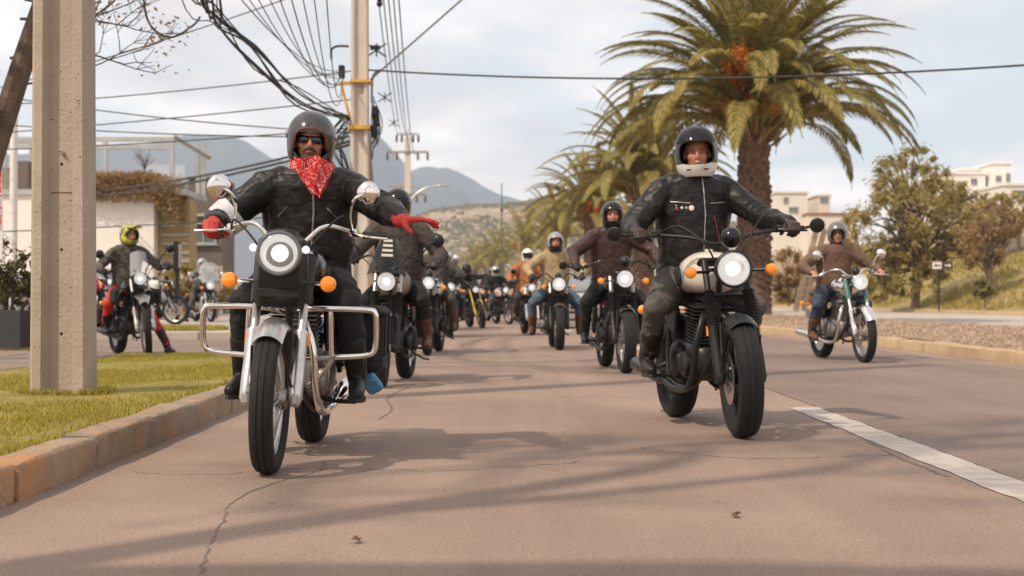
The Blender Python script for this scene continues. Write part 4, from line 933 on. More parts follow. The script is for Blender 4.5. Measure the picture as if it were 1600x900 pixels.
# ------------------------------------------------------------------ motorcycles
# local frame: front axle over the origin, +y runs to the rear, +x to the right of the picture, z up
RAKE = R(26.5); UF = Vector((0, math.sin(RAKE), math.cos(RAKE)))
def wheel(root, name, c, Rw, w, M, kind='spoke', m_rim=None, disc=-1, det=True, m_tyre=None):
    ns = 48 if det else 24
    X = M @ T(*c) @ AX; hb = MB(); hb.lathe([(.02, -.075), (.045, -.07), (.05, -.04), (.035, -.03), (.035, .03), (.05, .04), (.045, .07), (.02, .075)], 16, M=X)
    hub = hb.build(name, M_alu if kind == 'spoke' else M_black, root)
    ri = Rw - w * .78; h = w / 2
    t = MB(); g = .004
    prof = [(ri, -h * .62), (ri + .012, -h * .80), (ri + w * .30, -h * .98), (Rw - w * .22, -h * .97), (Rw - w * .10, -h * .80), (Rw - w * .045, -h * .56), (Rw - w * .02, -h * .34), (Rw - w * .018 - g, -h * .30), (Rw - w * .012 - g, -h * .22), (Rw - w * .008, -h * .18),
            (Rw, 0.0)]
    prof = prof + [(a, -b) for a, b in reversed(prof[:-1])] + [(ri - .004, h * .3), (ri - .004, -h * .3)]
    t.ringlathe(prof, ns, M=X); t.build('tyre', m_tyre or M_tyre, hub, angle=50)
    r_ = MB(); r_.ringlathe([(ri + .004, -h * .66), (ri + .012, -h * .60), (ri - .008, -h * .50), (ri - .022, -h * .2), (ri - .022, h * .2), (ri - .008, h * .50), (ri + .012, h * .60), (ri + .004, h * .66), (ri - .004, h * .3), (ri - .004, -h * .3)], ns, M=X)
    r_.build('rim', m_rim or (M_rim if kind == 'spoke' else M_black), hub)
    s = MB()
    if kind == 'spoke':
        n = 32 if det else 14
        for k in range(n):
            a = 2 * math.pi * k / n; sg = 1 if k % 2 else -1; b = a + (.28 if (k // 2) % 2 else -.28)
            s.tube([(.045 * math.cos(b), .045 * math.sin(b), sg * .05), ((ri - .018) * math.cos(a), (ri - .018) * math.sin(a), sg * h * .12)], .0024 if det else .005, 4, M=X)
        s.build('spokes', M_steel, hub)
    else:
        for k in range(7):
            a = 2 * math.pi * k / 7
            for d in (-.09, .09): s.tube([(.04 * math.cos(a + d * 2), .04 * math.sin(a + d * 2), 0), ((ri - .015) * math.cos(a + d), (ri - .015) * math.sin(a + d), 0)], [.016, .010], 6, M=X)
        s.build('cast_spokes', M_black, hub)
    if disc:
        d = MB(); x = disc * .066; d.ringlathe([(.085, x - .002), (.148, x - .002), (.148, x + .002), (.085, x + .002)], 32, M=X)
        for k in range(5):
            a = 2 * math.pi * k / 5; d.tube([(.03 * math.cos(a), .03 * math.sin(a), x), (.09 * math.cos(a + .2), .09 * math.sin(a + .2), x)], .008, 4, M=X)
        d.build('brake_disc', M_steel, hub)
    return hub
def fender(root, name, c, Rw, w, a0, a1, m, M=None, lip=.02):
    rings = []; n = 18
    for i in range(n + 1):
        a = R(lerp(a0, a1, i / n)); ring = []; k = 8
        tap = 1 - .25 * abs(i / n - .5) ** 2
        for j in range(k + 1):
            u = -1 + 2 * j / k; rr = Rw + .028 - (abs(u) ** 2.4) * .045; ring.append((u * w / 2 * tap, c[1] + rr * math.cos(a), c[2] + rr * math.sin(a)))
        for j in range(k, -1, -1):
            u = -1 + 2 * j / k; rr = Rw + .023 - (abs(u) ** 2.4) * .045; ring.append((u * w / 2 * tap * .97, c[1] + rr * math.cos(a), c[2] + rr * math.sin(a)))
        rings.append(ring)
    b = MB(); b.loft(rings); return b.build(name, m, root, M=M)
def superell(cx, cz, a, b, y, n=20, p=2.6, flat_bottom=0):
    out = []
    for k in range(n):
        t = 2 * math.pi * k / n; c, s = math.cos(t), math.sin(t)
        x = math.copysign(abs(c) ** (2 / p), c) * a; z = math.copysign(abs(s) ** (2 / p), s) * b
        out.append((cx + x, y, cz + z))
    return out
BIKES = {}
def motorcycle(label, px, py, rz=0.0, lean=0.0, steer=0.0, group='motorcycles of the ride', z0=0.0, pos=None, **o):
    g = lambda k, d=None: o.get(k, d)
    det = g('det', True); loc = Vector(pos) if pos else GR(px, py, z0)
    root = thing('motorcycle', label, 'motorcycle', loc, (0, R(lean), R(rz)), group)
    Rf, wf = g('Rf', .335), g('wf', .10); Rr, wr, WB = g('Rr', .325), g('wr', .13), g('WB', 1.40)
    axis_p = Vector((0, Rf * 0 + .335, 1.0)); S = T(*axis_p) @ Matrix.Rotation(R(steer), 4, UF) @ T(*(-axis_p))
    af = Vector((0, 0, Rf)); body = g('body', M_gloss); metal = g('metal', M_chrome); low = g('lower', M_alu)
    wheel(root, 'front_wheel', af, Rf, wf, S, g('wheels', 'spoke'), g('rim'), g('disc', -1), det)
    wheel(root, 'rear_wheel', (0, WB, Rr), Rr, wr, Matrix.Identity(4), g('wheels', 'spoke'), g('rim'), 1, det)
    fw = g('fork_w', .085 + wf * .22); top = .74
    for s in (-1, 1):
        off = Vector((s * fw, .045, 0)); a = Vector((s * fw, 0, Rf)) + Vector((0, .012, 0)); q = lambda t: a + UF * t + Vector((0, -.02, 0))
        b = MB(); b.lathe([(.022, -.03), (.032, 0), (.033, .10), (.031, .30), (.034, .31), (.034, .33)], 14, M=T(*q(0)) @ Matrix.Rotation(-RAKE, 4, 'X')); b.box(q(.0), (.04, .07, .06), bev=.012)
        leg = b.build('fork_leg', low, root, M=S)
        b = MB(); b.tube([q(.30), q(top)], .0205, 12); b.build('stanchion', g('stanch', M_steel), leg, M=S)
        if g('gaiter'):
            b = MB(); n = 11; b.lathe([p for i in range(n) for p in ((.030 - .0006 * i, .31 + i * .0215), (.040 - .0006 * i, .321 + i * .0215))] + [(.028, .31 + n * .0215)], 14, M=T(*q(0)) @ Matrix.Rotation(-RAKE, 4, 'X')); b.build('gaiter', M_plastic, leg, M=S)
        if g('shroud', True):
            b = MB(); b.tube([q(.47), q(.49), q(.72)], [.030, .034, .036], 12); b.build('fork_shroud', g('shroud_m', M_black), leg, M=S)
    for t in (.50, .735): yk = MB(); p = af + UF * t; yk.box(p + Vector((0, .02, 0)), (2 * fw + .07, .075, .032), rot=(-RAKE, 0, 0), bev=.012); yk.build('fork_yoke', g('yoke_m', M_black), root, M=S)
    fender(root, 'front_fender', af, Rf, wf + .035, g('fen0', 70), g('fen1', 165), g('fender', body), M=S)
    if g('fender_stay', True):
        for s in (-1, 1): b = MB(); b.tube([(s * (wf / 2 + .015), Rf * .25, Rf + Rf * .93), (s * (fw - .02), .02, Rf + .08)], .007, 6); b.tube([(s * (wf / 2 + .012), -.2, Rf + .24), (s * (fw - .02), 0, Rf + .05)], .006, 6); b.build('fender_stay', g('stay_m', M_black), root, M=S)
    cal = MB(); cal.box((g('disc', -1) * .088, .115, Rf + .10), (.045, .065, .10), rot=(.4, 0, 0), bev=.014); cal.build('brake_caliper', M_black, root, M=S)
    # headlight
    hz, hr, hy = g('hz', .97), g('hr', .093), g('hy', .10); H = T(0, hy, hz) @ AY; hsx = g('hx', 0)
    H = T(hsx, hy, hz) @ AY
    b = MB(); b.lathe([(.02, -.17), (.06, -.15), (hr * .92, -.10), (hr, -.05), (hr, 0), (hr * .95, .005)], 28, M=H, cap=False); hl = b.build('headlight', g('hl_shell', M_gloss), root, M=S)
    b = MB(); b.ringlathe([(hr * .90, -.004), (hr * 1.0, -.012), (hr * 1.06, 0), (hr * 1.04, .016), (hr * .97, .022), (hr * .90, .012)], 32, M=H); b.build('bezel', g('bezel', M_chrome), hl, M=S)
    b = MB(); b.lathe([(hr * .925, .004), (hr * .90, .014), (hr * .7, .026), (hr * .4, .034), (hr * .1, .037)], 28, M=H); b.build('lens', M_lensg, hl, M=S)
    b = MB(); b.lathe([(hr * .93, .006), (hr * .93, .003), (hr * .80, -.016), (hr * .55, -.034), (hr * .2, -.042)], 30, M=H, cap=False); b.build('reflector', M_refl if g('led') else M_bowl_glow, hl, M=S)  # bowl emits a little in place of reflected bulb light
    b = MB(); b.lathe([(hr * .42, -.036), (hr * .40, -.016), (hr * .28, .0), (hr * .05, .006)], 16, M=H); b.build('bulb', M_bulb, hl, M=S)
    if g('led'):
        b = MB(); b.box((hsx, hy - .004, hz + hr * .40), (hr * 1.5, .012, hr * .5), bev=.004); b.build('lamp_element', M_bulb, hl, M=S)
    for s in (-1, 1): b = MB(); b.tube([(s * fw, hy + .10, hz), (s * (hr + .002), hy + .06, hz)], .012, 6); b.build('headlight_bracket', M_black, hl, M=S)
    if g('nacelle'):
        b = MB(); b.loft([[(x * w, hy + .115 + y * d, z) for x, y in ((-1, -.55), (-.75, -1), (.75, -1), (1, -.55), (1, 1), (-1, 1))] for z, w, d in ((hz - .245, .095, .04), (hz - .23, .112, .06), (hz - .15, .122, .08), (hz - .03, .118, .09), (hz + .06, .105, .08), (hz + .085, .08, .05))]); nc = b.build('fork_cowl', M_black, root, M=S)
        b = MB(); b.box((0, hy + .035, hz - .18), (.19, .015, .04), bev=.004); b.build('cowl_grille', M_plastic, nc, M=S)
        for s in (-1, 1):
            b = MB(); b.lathe([(.005, .02), (.014, .016), (.018, 0), (.016, -.02)], 12, M=T(s * (hr + .02), hy + .01, hz + .02) @ AY); b.build('pilot_lamp', M_bulb, nc, M=S)
        b = MB(); b.lathe([(.085, 0), (.07, .025), (.03, .035)], 20, M=T(0, hy + .12, hz + .08)); b.build('cowl_top', M_black, nc, M=S)
    # indicators
    if g('ind', True):
        iz, ix, iy = g('iz', hz - .06), g('ix', .20), g('iy', .16); ir = g('ir', .034)
        for s in (-1, 1):
            b = MB(); b.tube([(s * fw, iy + .05, iz), (s * (ix - .015), iy, iz)], .009, 8); b.lathe([(.010, -.03), (ir * .9, -.018), (ir * .98, 0)], 16, M=T(s * ix, iy, iz) @ AY); st = b.build('indicator', g('ind_m', M_chrome if metal is M_chrome else M_black), root, M=S)
            b = MB(); b.lathe([(ir, -.002), (ir, .006), (ir * .94, .012), (ir * .97, .015), (ir * .90, .022), (ir * .92, .026), (ir * .78, .033), (ir * .78, .036), (ir * .5, .041), (ir * .15, .044)], 20, M=T(s * ix, iy, iz) @ AY); b.build('indicator_lens', M_amber, st, M=S)
    # handlebar
    gx, gy, gz = g('grip', (.37, .50, 1.07)); rise = g('rise', .06)
    path = smooth_path([(-gx - .06, gy + .02, gz), (-gx + .06, gy, gz), (-.17, .40, gz + rise), (-.06, .36, g('clamp_z', 1.04)), (.06, .36, g('clamp_z', 1.04)), (.17, .40, gz + rise), (gx - .06, gy, gz), (gx + .06, gy + .02, gz)], 5)
    b = MB(); b.tube(path, .0112, 10); hb = b.build('handlebar', g('bar_m', metal), root, M=S)
    for s in (-1, 1):
        b = MB(); b.lathe([(.015, 0), (.0175, .006), (.0165, .06), (.0175, .115), (.019, .12)], 12, M=T(s * (gx - .055), gy, gz) @ Matrix.Rotation(s * R(90), 4, 'Y')); b.build('grip', M_plastic, hb, M=S)
        b = MB(); b.box((s * (gx - .095), gy - .005, gz + .005), (.05, .045, .045), bev=.01); b.tube(smooth_path([(s * (gx - .10), gy - .03, gz), (s * (gx - .03), gy - .065, gz - .01), (s * (gx + .07), gy - .055, gz - .015)], 4), [.010, .007, .0065], 6); b.build('lever', g('lever_m', metal), hb, M=S)
        b = MB(); b.tube(smooth_path([(s * (gx - .10), gy - .03, gz), (s * .25, gy - .16, gz + .06 + .02 * s), (s * .12, .22, gz - .08), (s * .05, .26, gz - .22)], 5), .0055, 5); b.build('cable', M_plastic, hb, M=S)
        mm = g('mirror', 'stalk')
        if mm == 'stalk':
            mx, my, mz = g('mir', (.34, .42, 1.30)); b = MB(); b.tube(smooth_path([(s * (gx - .10), gy, gz + .01), (s * (gx - .115), gy - .01, gz + .09), (s * (mx - .06), my + .01, mz - .03), (s * mx, my + .02, mz)], 5), .0075, 8); st = b.build('mirror', g('mir_m', metal), root, M=S)
            b = MB(); b.lathe([(.02, -.028), (.045, -.02), (.058, -.005), (.06, .004), (.052, .006)], 22, M=T(s * mx, my + .03, mz) @ Matrix.Rotation(R(-84), 4, 'X') @ Matrix.Rotation(R(s * 14), 4, 'Y')); b.build('mirror_shell', g('mir_m', metal), st, M=S)
            b = MB(); b.lathe([(.052, .0), (.052, .002)], 22, M=T(s * mx, my + .037, mz) @ Matrix.Rotation(R(-84), 4, 'X') @ Matrix.Rotation(R(s * 14), 4, 'Y')); b.build('mirror_glass', M_mirror, st, M=S)
        elif mm == 'barend':
            b = MB(); b.tube([(s * (gx + .055), gy + .02, gz), (s * (gx + .13), gy + .01, gz + .015)], .009, 8); st = b.build('mirror', M_black, root, M=S)
            b = MB(); b.lathe([(.012, -.022), (.04, -.016), (.046, .002), (.042, .005)], 22, M=T(s * (gx + .15), gy + .015, gz + .015) @ Matrix.Rotation(R(-80), 4, 'X')); b.build('mirror_shell', M_black, st, M=S)
            b = MB(); b.lathe([(.04, 0), (.04, .002)], 22, M=T(s * (gx + .15), gy + .022, gz + .016) @ Matrix.Rotation(R(-80), 4, 'X')); b.build('mirror_glass', M_mirror, st, M=S)
    if g('gauge', True):
        gxx, gr = g('gauge_x', 0), g('gauge_r', .048); b = MB(); b.lathe([(gr * .15, -.066), (gr * .5, -.060), (gr * .82, -.042), (gr * .97, -.018), (gr, 0), (gr * .96, .012), (gr * .85, .012)], 20, M=T(gxx, .24, g('gauge_z', 1.10)) @ Matrix.Rotation(R(-35 if not g('gauge_front') else -66), 4, 'X')); gg = b.build('instrument', g('gauge_m', M_gloss), root, M=S)
        b = MB(); b.lathe([(gr * .85, .008), (gr * .85, .010)], 20, M=T(gxx, .24, g('gauge_z', 1.10)) @ Matrix.Rotation(R(-35 if not g('gauge_front') else -66), 4, 'X')); b.build('dial', M_white, gg, M=S)
    if g('flyscreen'):
        b = MB(); rows = []
        w0, w1, z0_, z1_, yb = g('flyscreen')
        for i in range(7):
            t = i / 6; w = lerp(w0, w1, t); z = lerp(z0_, z1_, t); rows.append([(w * u, yb + .10 * t + .07 * u * u + .0, z - .03 * u * u) for u in (-1, -.66, -.33, 0, .33, .66, 1)])
        n = 7; vs = [p for r_ in rows for p in r_]; vs2 = [(x, y + .005, z) for x, y, z in vs]; f = []
        for i in range(6):
            for j in range(6): a = i * n + j; f.append((a, a + 1, a + n + 1, a + n)); f.append(tuple(49 + q for q in (a, a + n, a + n + 1, a + 1)))
        for j in range(6): f.append((j, 49 + j, 50 + j, j + 1)); f.append((42 + j, 43 + j, 92 + j, 91 + j))
        for i in range(6): f.append((i * 7, i * 7 + 7, i * 7 + 56, i * 7 + 49)); f.append((i * 7 + 6, i * 7 + 55, i * 7 + 62, i * 7 + 13))
        b.add(vs + vs2, f); fs = b.build('windscreen', g('screen_m', M_smoke), root, M=S)
        if g('screen_bars'):
            b = MB()
            for i in range(4): z = lerp(z0_, z1_, .45 + .13 * i); t = .45 + .13 * i; b.box((0, yb + .10 * t - .012, z), (.10 - .008 * i, .006, .022))
            b.build('screen_stripes', M_white, fs, M=S)
        b = MB()
        for s in (-1, 1): b.tube([(s * .08, .12, hz + hr * .6), (s * w0 * .55, yb + .02, z0_ + .05)], .007, 6)
        b.build('screen_bracket', M_black, fs, M=S)
    # tank, seat, side panels
    tw, tz, tl = g('tank_w', .15), g('tank_z', .90), g('tank_l', (.42, .98)); tm = g('tank', body)
    b = MB(); y0, y1 = tl; secs = ((0, .25, .35, -.01), (.04, .55, .70, 0), (.15, .85, .95, .01), (.35, 1.0, 1.0, .015), (.6, .97, .97, .0), (.8, .82, .85, -.02), (.95, .60, .66, -.045), (1, .35, .35, -.06))
    b.loft([superell(0, tz + dz, tw * a, .125 * c, lerp(y0, y1, t), 24, 2.7) for t, a, c, dz in secs]); tk = b.build('fuel_tank', tm, root)
    b = MB(); b.lathe([(.03, 0), (.032, .012), (.026, .02), (.008, .022)], 16, M=T(0, lerp(y0, y1, .42), tz + .135)); b.build('filler_cap', M_chrome, tk)
    for s in (-1, 1):
        if g('knee_pad', True):
            b = MB(); b.ball((s * tw * .955, lerp(y0, y1, .62), tz - .01), (.012, .11, .06), 12, 8); b.build('knee_pad', M_plastic, tk)
        b = MB(); b.box((s * .115, 1.06, .66), (.03, .24, .19), rot=(.25, 0, 0), bev=.03); b.build('side_panel', g('panel', body), root)
        b = MB(); b.tube([(s * .13, 1.18, .80), (s * .135, WB, Rr + .06)], .014, 8); n = 9
        b.lathe([p for i in range(n) for p in ((.022, i * .03), (.031, i * .03 + .012))] + [(.022, n * .03)], 10, M=T(s * .135, WB, Rr + .09) @ Matrix.Rotation(R(25), 4, 'X')); b.build('rear_shock', M_black, root)
        b = MB(); fy, fz = g('peg', (.86, .31)); b.tube([(s * .10, fy, fz + .02), (s * .19, fy, fz)], .012, 8); b.box((s * .245, fy, fz), (.11, .035, .022), bev=.008); b.build('footpeg', M_plastic, root)
    b = MB(); sz = g('seat_z', .80); b.loft([superell(0, sz + dz, a, c, y, 18, 2.8) for y, a, c, dz in ((.90, .06, .03, -.01), (.95, .10, .05, -.005), (1.08, .135, .055, -.02), (1.22, .145, .055, -.005), (1.40, .125, .045, .02), (1.60, .105, .035, .025), (1.66, .07, .02, .025))]); b.build('seat', g('seat_m', M_seat), root)
    fender(root, 'rear_fender', (0, WB, Rr), Rr, wr + .04, 8, 125, g('rfender', body))
    b = MB(); b.box((0, WB + .36, .72), (.09, .04, .07), bev=.015); tlt = b.build('tail_light', M_red, root); b = MB(); b.box((0, WB + .37, .56), (.19, .008, .15), rot=(.2, 0, 0)); b.build('number_plate', M_white, root)
    for s in (-1, 1):
        b = MB(); b.tube([(s * .05, WB + .3, .70), (s * .14, WB + .3, .70)], .008, 6); b.ball((s * .16, WB + .3, .70), (.032, .03, .032), 10, 8); b.build('rear_indicator', M_amber, root)
    # frame and engine
    b = MB(); fm = .016
    b.tube(smooth_path([(0, .40, .92), (0, .47, .66), (0, .54, .36)], 4), .019, 8)
    for s in (-1, 1):
        b.tube(smooth_path([(s * .02, .50, .45), (s * .10, .58, .26), (s * .12, .95, .24), (s * .12, 1.15, .34), (s * .11, 1.15, .72)], 4), fm, 8); b.tube(smooth_path([(0, .42, .90), (s * .08, .7, .82), (s * .11, 1.1, .72), (s * .11, 1.58, .74)], 4), fm, 8); b.tube([(s * .10, 1.08, .38), (s * .105, WB, Rr)], [.026, .02], 8)
    b.build('frame', M_black, root)
    em = g('engine', M_alu)
    b = MB(); b.loft([superell(0, .40 + dz, a, c, y, 20, 3.2) for y, a, c, dz in ((.58, .05, .06, .0), (.62, .10, .105, .0), (.72, .125, .125, 0), (.92, .13, .125, .0), (1.06, .115, .115, .02), (1.12, .07, .07, .03))]); en = b.build('crankcase', em, root)
    for s in (-1, 1):
        b = MB(); b.lathe([(.115, 0), (.118, .02), (.105, .042), (.06, .055), (.02, .058)], 24, M=T(s * .12, .86, .40) @ Matrix.Rotation(s * R(90), 4, 'Y')); b.build('engine_cover', g('cover', em), en)
        b = MB(); b.lathe([(.075, 0), (.078, .025), (.06, .04), (.015, .045)], 20, M=T(s * .12, .68, .38) @ Matrix.Rotation(s * R(90), 4, 'Y')); b.build('engine_cover', g('cover', em), en)
    b = MB(); tilt = Matrix.Translation(Vector((0, .70, .50))) @ Matrix.Rotation(R(8), 4, 'X'); b.lathe([(.075, 0), (.075, .26)], 20, M=tilt)
    nf = 11 if det else 7
    for i in range(nf):
        zz = .02 + .24 * i / nf; a = .105 if i < nf * .6 else .118; b.box((0, 0, zz), (2 * a, 2 * a * .98, .008), bev=.003); 
        for v in range(len(b.v) - 32, len(b.v)): b.v[v] = tuple(tilt @ Vector(b.v[v]))
    b.build('cylinder', g('cyl', em), root)
    b = MB(); b.box((0, .70, .785), (.15, .19, .075), rot=(R(8), 0, 0), bev=.03); b.build('cylinder_head', g('cyl', em), root)
    b = MB(); b.box((0, .93, .60), (.13, .16, .15), bev=.03); b.build('air_box', M_plastic, root)
    ex = g('ex_side', -1); exm = g('ex_m', metal); b = MB(); b.tube(smooth_path([(ex * .03, .62, .70), (ex * .07, .53, .66), (ex * .115, .50, .52), (ex * .125, .535, .34), (ex * .14, .64, .235), (ex * .15, .9, .225), (ex * .165, 1.1, .26)], 6), .0205, 12); eo = b.build('exhaust_pipe', g('header_m', exm), root)
    b = MB(); b.tube([(ex * .165, 1.08, .255), (ex * .172, 1.15, .275), (ex * .178, 1.35, .30), (ex * .19, 1.75, .335), (ex * .192, 1.80, .34)], [.022, .042, .047, .047, .030], 16); b.build('muffler', exm, eo)
    if g('ex2'):
        b = MB(); b.tube(smooth_path([(-ex * .03, .62, .70), (-ex * .07, .53, .66), (-ex * .115, .50, .52), (-ex * .125, .535, .34), (-ex * .14, .64, .235), (-ex * .15, .9, .225), (-ex * .165, 1.1, .26)], 6), .0205, 12); eo = b.build('exhaust_pipe', g('header_m', exm), root)
        b = MB(); b.tube([(-ex * .165, 1.08, .255), (-ex * .172, 1.15, .275), (-ex * .178, 1.35, .30), (-ex * .19, 1.75, .335), (-ex * .192, 1.80, .34)], [.022, .042, .047, .047, .030], 16); b.build('muffler', exm, eo)
    b = MB(); b.tube(smooth_path([(-ex * .16, .70, .30), (-ex * .16, .95, .30), (-ex * .155, 1.1, .34)], 4), .011, 6); b.box((-ex * .15, 1.24, .36), (.012, .34, .06), rot=(-.08, 0, 0), bev=.005); b.build('chain_guard', M_plastic, root)
    b = MB(); b.tube([(ex * -.12, .98, .27), (ex * -.20, 1.18, .20), (ex * -.235, 1.30, .185)], .011, 6); b.build('side_stand', M_black, root)
    # extras
    if g('crashbar'):
        for s in (-1, 1):
            x0, x1 = .115, .415; b = MB(); b.tube(smooth_path([(s * .04, .50, .72), (s * x0, .47, .735), (s * (x1 - .05), .47, .735), (s * (x1 - .008), .47, .72), (s * x1, .475, .67), (s * x1, .485, .585), (s * (x1 - .012), .488, .535), (s * (x1 - .06), .49, .515), (s * (x0 + .11), .49, .505), (s * .04, .51, .49)], 5), .0145, 12); cb = b.build('crash_bar', M_chrome, root)
            b = MB(); b.tube([(s * .195, .475, .735), (s * .205, .488, .505)], .0125, 10); b.tube(smooth_path([(s * .21, .49, .51), (s * .17, .52, .43), (s * .09, .55, .36)], 4), .0125, 10); b.build('crash_bar_strut', M_chrome, cb)
    if g('pannier'):
        b = MB(); s = 1; b.box((s * .315, 1.20, .56), (.17, .40, .34), bev=.045); pn = b.build('pannier_bag', M_cloth_blk, root); b = MB(); b.box((s * .315, 1.19, .715), (.185, .42, .07), bev=.03); b.build('pannier_flap', M_cloth_blk, pn)
        for dy in (-.1, .1): b = MB(); b.box((s * .405, 1.20 + dy, .60), (.008, .035, .22)); b.build('pannier_strap', M_plastic, pn)
        b = MB(); b.box((s * .345, 1.06, .345), (.085, .16, .05), rot=(-.5, -.5, 0), bev=.012); b.build('blue_block', mat('mottled_blue', (.07, .26, .50), .45, var=.25, scale=14), root)  # small tilted blue block near the boot, nature unknown
    if g('windshield'):
        b = MB(); ww, z0_, z1_ = g('windshield'); rows = []
        for i in range(10):
            t = i / 9; w = ww * (math.sin(math.pi * (.22 + .62 * t)) ** .55) * (1 if t < .8 else 1 - (t - .8) * 1.2); z = lerp(z0_, z1_, t); rows.append([(w * u, .02 + .16 * t + .09 * u * u, z) for u in np.linspace(-1, 1, 9)] + [(w * u, .026 + .16 * t + .09 * u * u, z) for u in np.linspace(1, -1, 9)])
        b.loft(rows); ws = b.build('windshield', M_clear, root, M=S); b = MB()
        for s in (-1, 1): b.tube([(s * .06, .2, 1.0), (s * ww * .7, .1, z0_ + .12), (s * ww * .8, .17, z1_ - .12)], .007, 6)
        b.build('windshield_stay', M_chrome, ws, M=S)
    if g('beak'):
        b = MB(); b.loft([[(w * u, y, z - .02 * u * u) for u in (-1, -.4, .4, 1)] + [(w * u, y, z - .012 - .02 * u * u) for u in (1, .4, -.4, -1)] for y, z, w in ((-.28, .74, .05), (-.12, .80, .085), (.06, .82, .10), (.2, .83, .09))]); b.build('high_fender', g('beak_m', M_steel), root, M=S)
        for s in (-1, 1):
            b = MB(); b.tube(smooth_path([(s * .10, .42, .93), (s * .24, .34, .86), (s * .28, .42, .70), (s * .20, .58, .62), (s * .08, .6, .60)], 5), .0125, 8); b.build('tank_rack', M_black, root)
            b = MB(); b.box((s * .27, .50, .80), (.11, .24, .20), bev=.03); b.build('tank_bag', M_cloth_blk, root)
    if g('saddlebag'):
        for s in (-1, 1): b = MB(); b.box((s * .30, 1.35, .52), (.18, .46, .30), bev=.06); b.build('saddlebag', g('saddlebag'), root)
    if g('tank_stripe'):
        b = MB(); b.loft([superell(0, tz + dz, tw * a + .003, .125 * c * .33, lerp(y0, y1, t), 24, 2.7) for t, a, c, dz in secs[2:6]], cap=True); b.build('tank_stripe', g('tank_stripe'), tk)
    if g('reflector', False):
        for s in (-1, 1): b = MB(); b.box((s * (fw + .034), .14, .60), (.008, .03, .055)); b.build('reflector', M_amber, root, M=S)
    return root, S

# ------------------------------------------------------------------ riders
DEFER = []
def soft(name, mb, m, parent, voxel, smooth=4, disp=(), mats=None):
    """one continuous skin over overlapping shapes: voxel remesh, smoothing, cloth folds"""
    me = bpy.data.meshes.new(name); me.from_pydata(mb.v, [], mb.f)
    bm = bmesh.new(); bm.from_mesh(me); bmesh.ops.recalc_face_normals(bm, faces=bm.faces); bm.to_mesh(me); bm.free()
    me.materials.append(m); o = link(name, me, parent)
    r_ = o.modifiers.new('r', 'REMESH'); r_.mode = 'VOXEL'; r_.voxel_size = voxel; r_.use_smooth_shade = True
    s = o.modifiers.new('s', 'SMOOTH'); s.factor = .5; s.iterations = smooth
    for sc, st in disp:
        t = bpy.data.textures.get('folds_%g' % sc) or bpy.data.textures.new('folds_%g' % sc, 'CLOUDS'); t.noise_scale = sc; t.noise_depth = 2
        d = o.modifiers.new('d', 'DISPLACE'); d.texture = t; d.strength = st; d.mid_level = .5; d.texture_coords = 'LOCAL'
    DEFER.append((o, m)); return o
def bake_all():
    dg = bpy.context.evaluated_depsgraph_get(); dg.update()
    res = [(o, m, bpy.data.meshes.new_from_object(o.evaluated_get(dg))) for o, m in DEFER]
    for o, m, me in res:
        o.modifiers.clear(); o.data = me; me.name = o.name; me.materials.clear(); me.materials.append(m); me.shade_smooth()
    DEFER.clear()
def crease(o, info, root_dirs=True):
    """gathers the sleeves at the elbows and the jacket at the waist"""
    me = o.data; n = len(me.vertices); co = np.empty(n * 3); me.vertices.foreach_get('co', co); co = co.reshape(-1, 3); nr = np.empty(n * 3); me.vertices.foreach_get('normal', nr); nr = nr.reshape(-1, 3); d = np.zeros(n)
    for s in (-1, 1):
        e = np.array(info['E'][s]); ax = np.array((info['W'][s] - info['SH'][s]).normalized()); q = co - e; r = np.linalg.norm(q, axis=1); t = q @ ax; sd = q @ np.array([.3, .5, .8])
        d += .0062 * np.clip(1 - r / .17, 0, 1) * np.sin(t * 2 * np.pi / .034 + np.sin(sd * 38) * 1.3)
        a = np.array(info['SH'][s]); q = co - a; r = np.linalg.norm(q, axis=1); d += .006 * np.clip(1 - r / .13, 0, 1) * np.sin((q @ np.array([.55 * s, .2, .8])) * 2 * np.pi / .05 + 1)
    P_ = np.array(info['P']); q = co - P_; d += .0055 * np.clip(1 - np.abs(q[:, 2] - .10) / .15, 0, 1) * np.sin(q[:, 2] * 2 * np.pi / .07 + 3.2 * np.sin(q[:, 0] * 11 + 1) + q[:, 1] * 15) * np.clip(.4 + np.sin(q[:, 0] * 19 + q[:, 2] * 7), 0, 1)
    co += nr * d[:, None]; me.vertices.foreach_set('co', co.ravel()); me.update()
INFO = []
def ik(a, b, l1, l2, pole):
    a, b = Vector(a), Vector(b); d = b - a; L_ = d.length
    if L_ > (l1 + l2) * .995: k = L_ / ((l1 + l2) * .995); l1 *= k; l2 *= k
    u = d.normalized(); x = (l1 * l1 - l2 * l2 + L_ * L_) / (2 * L_); h = math.sqrt(max(1e-6, l1 * l1 - x * x)); p = Vector(pole); p = (p - u * p.dot(u)).normalized()
    return a + u * x + p * h
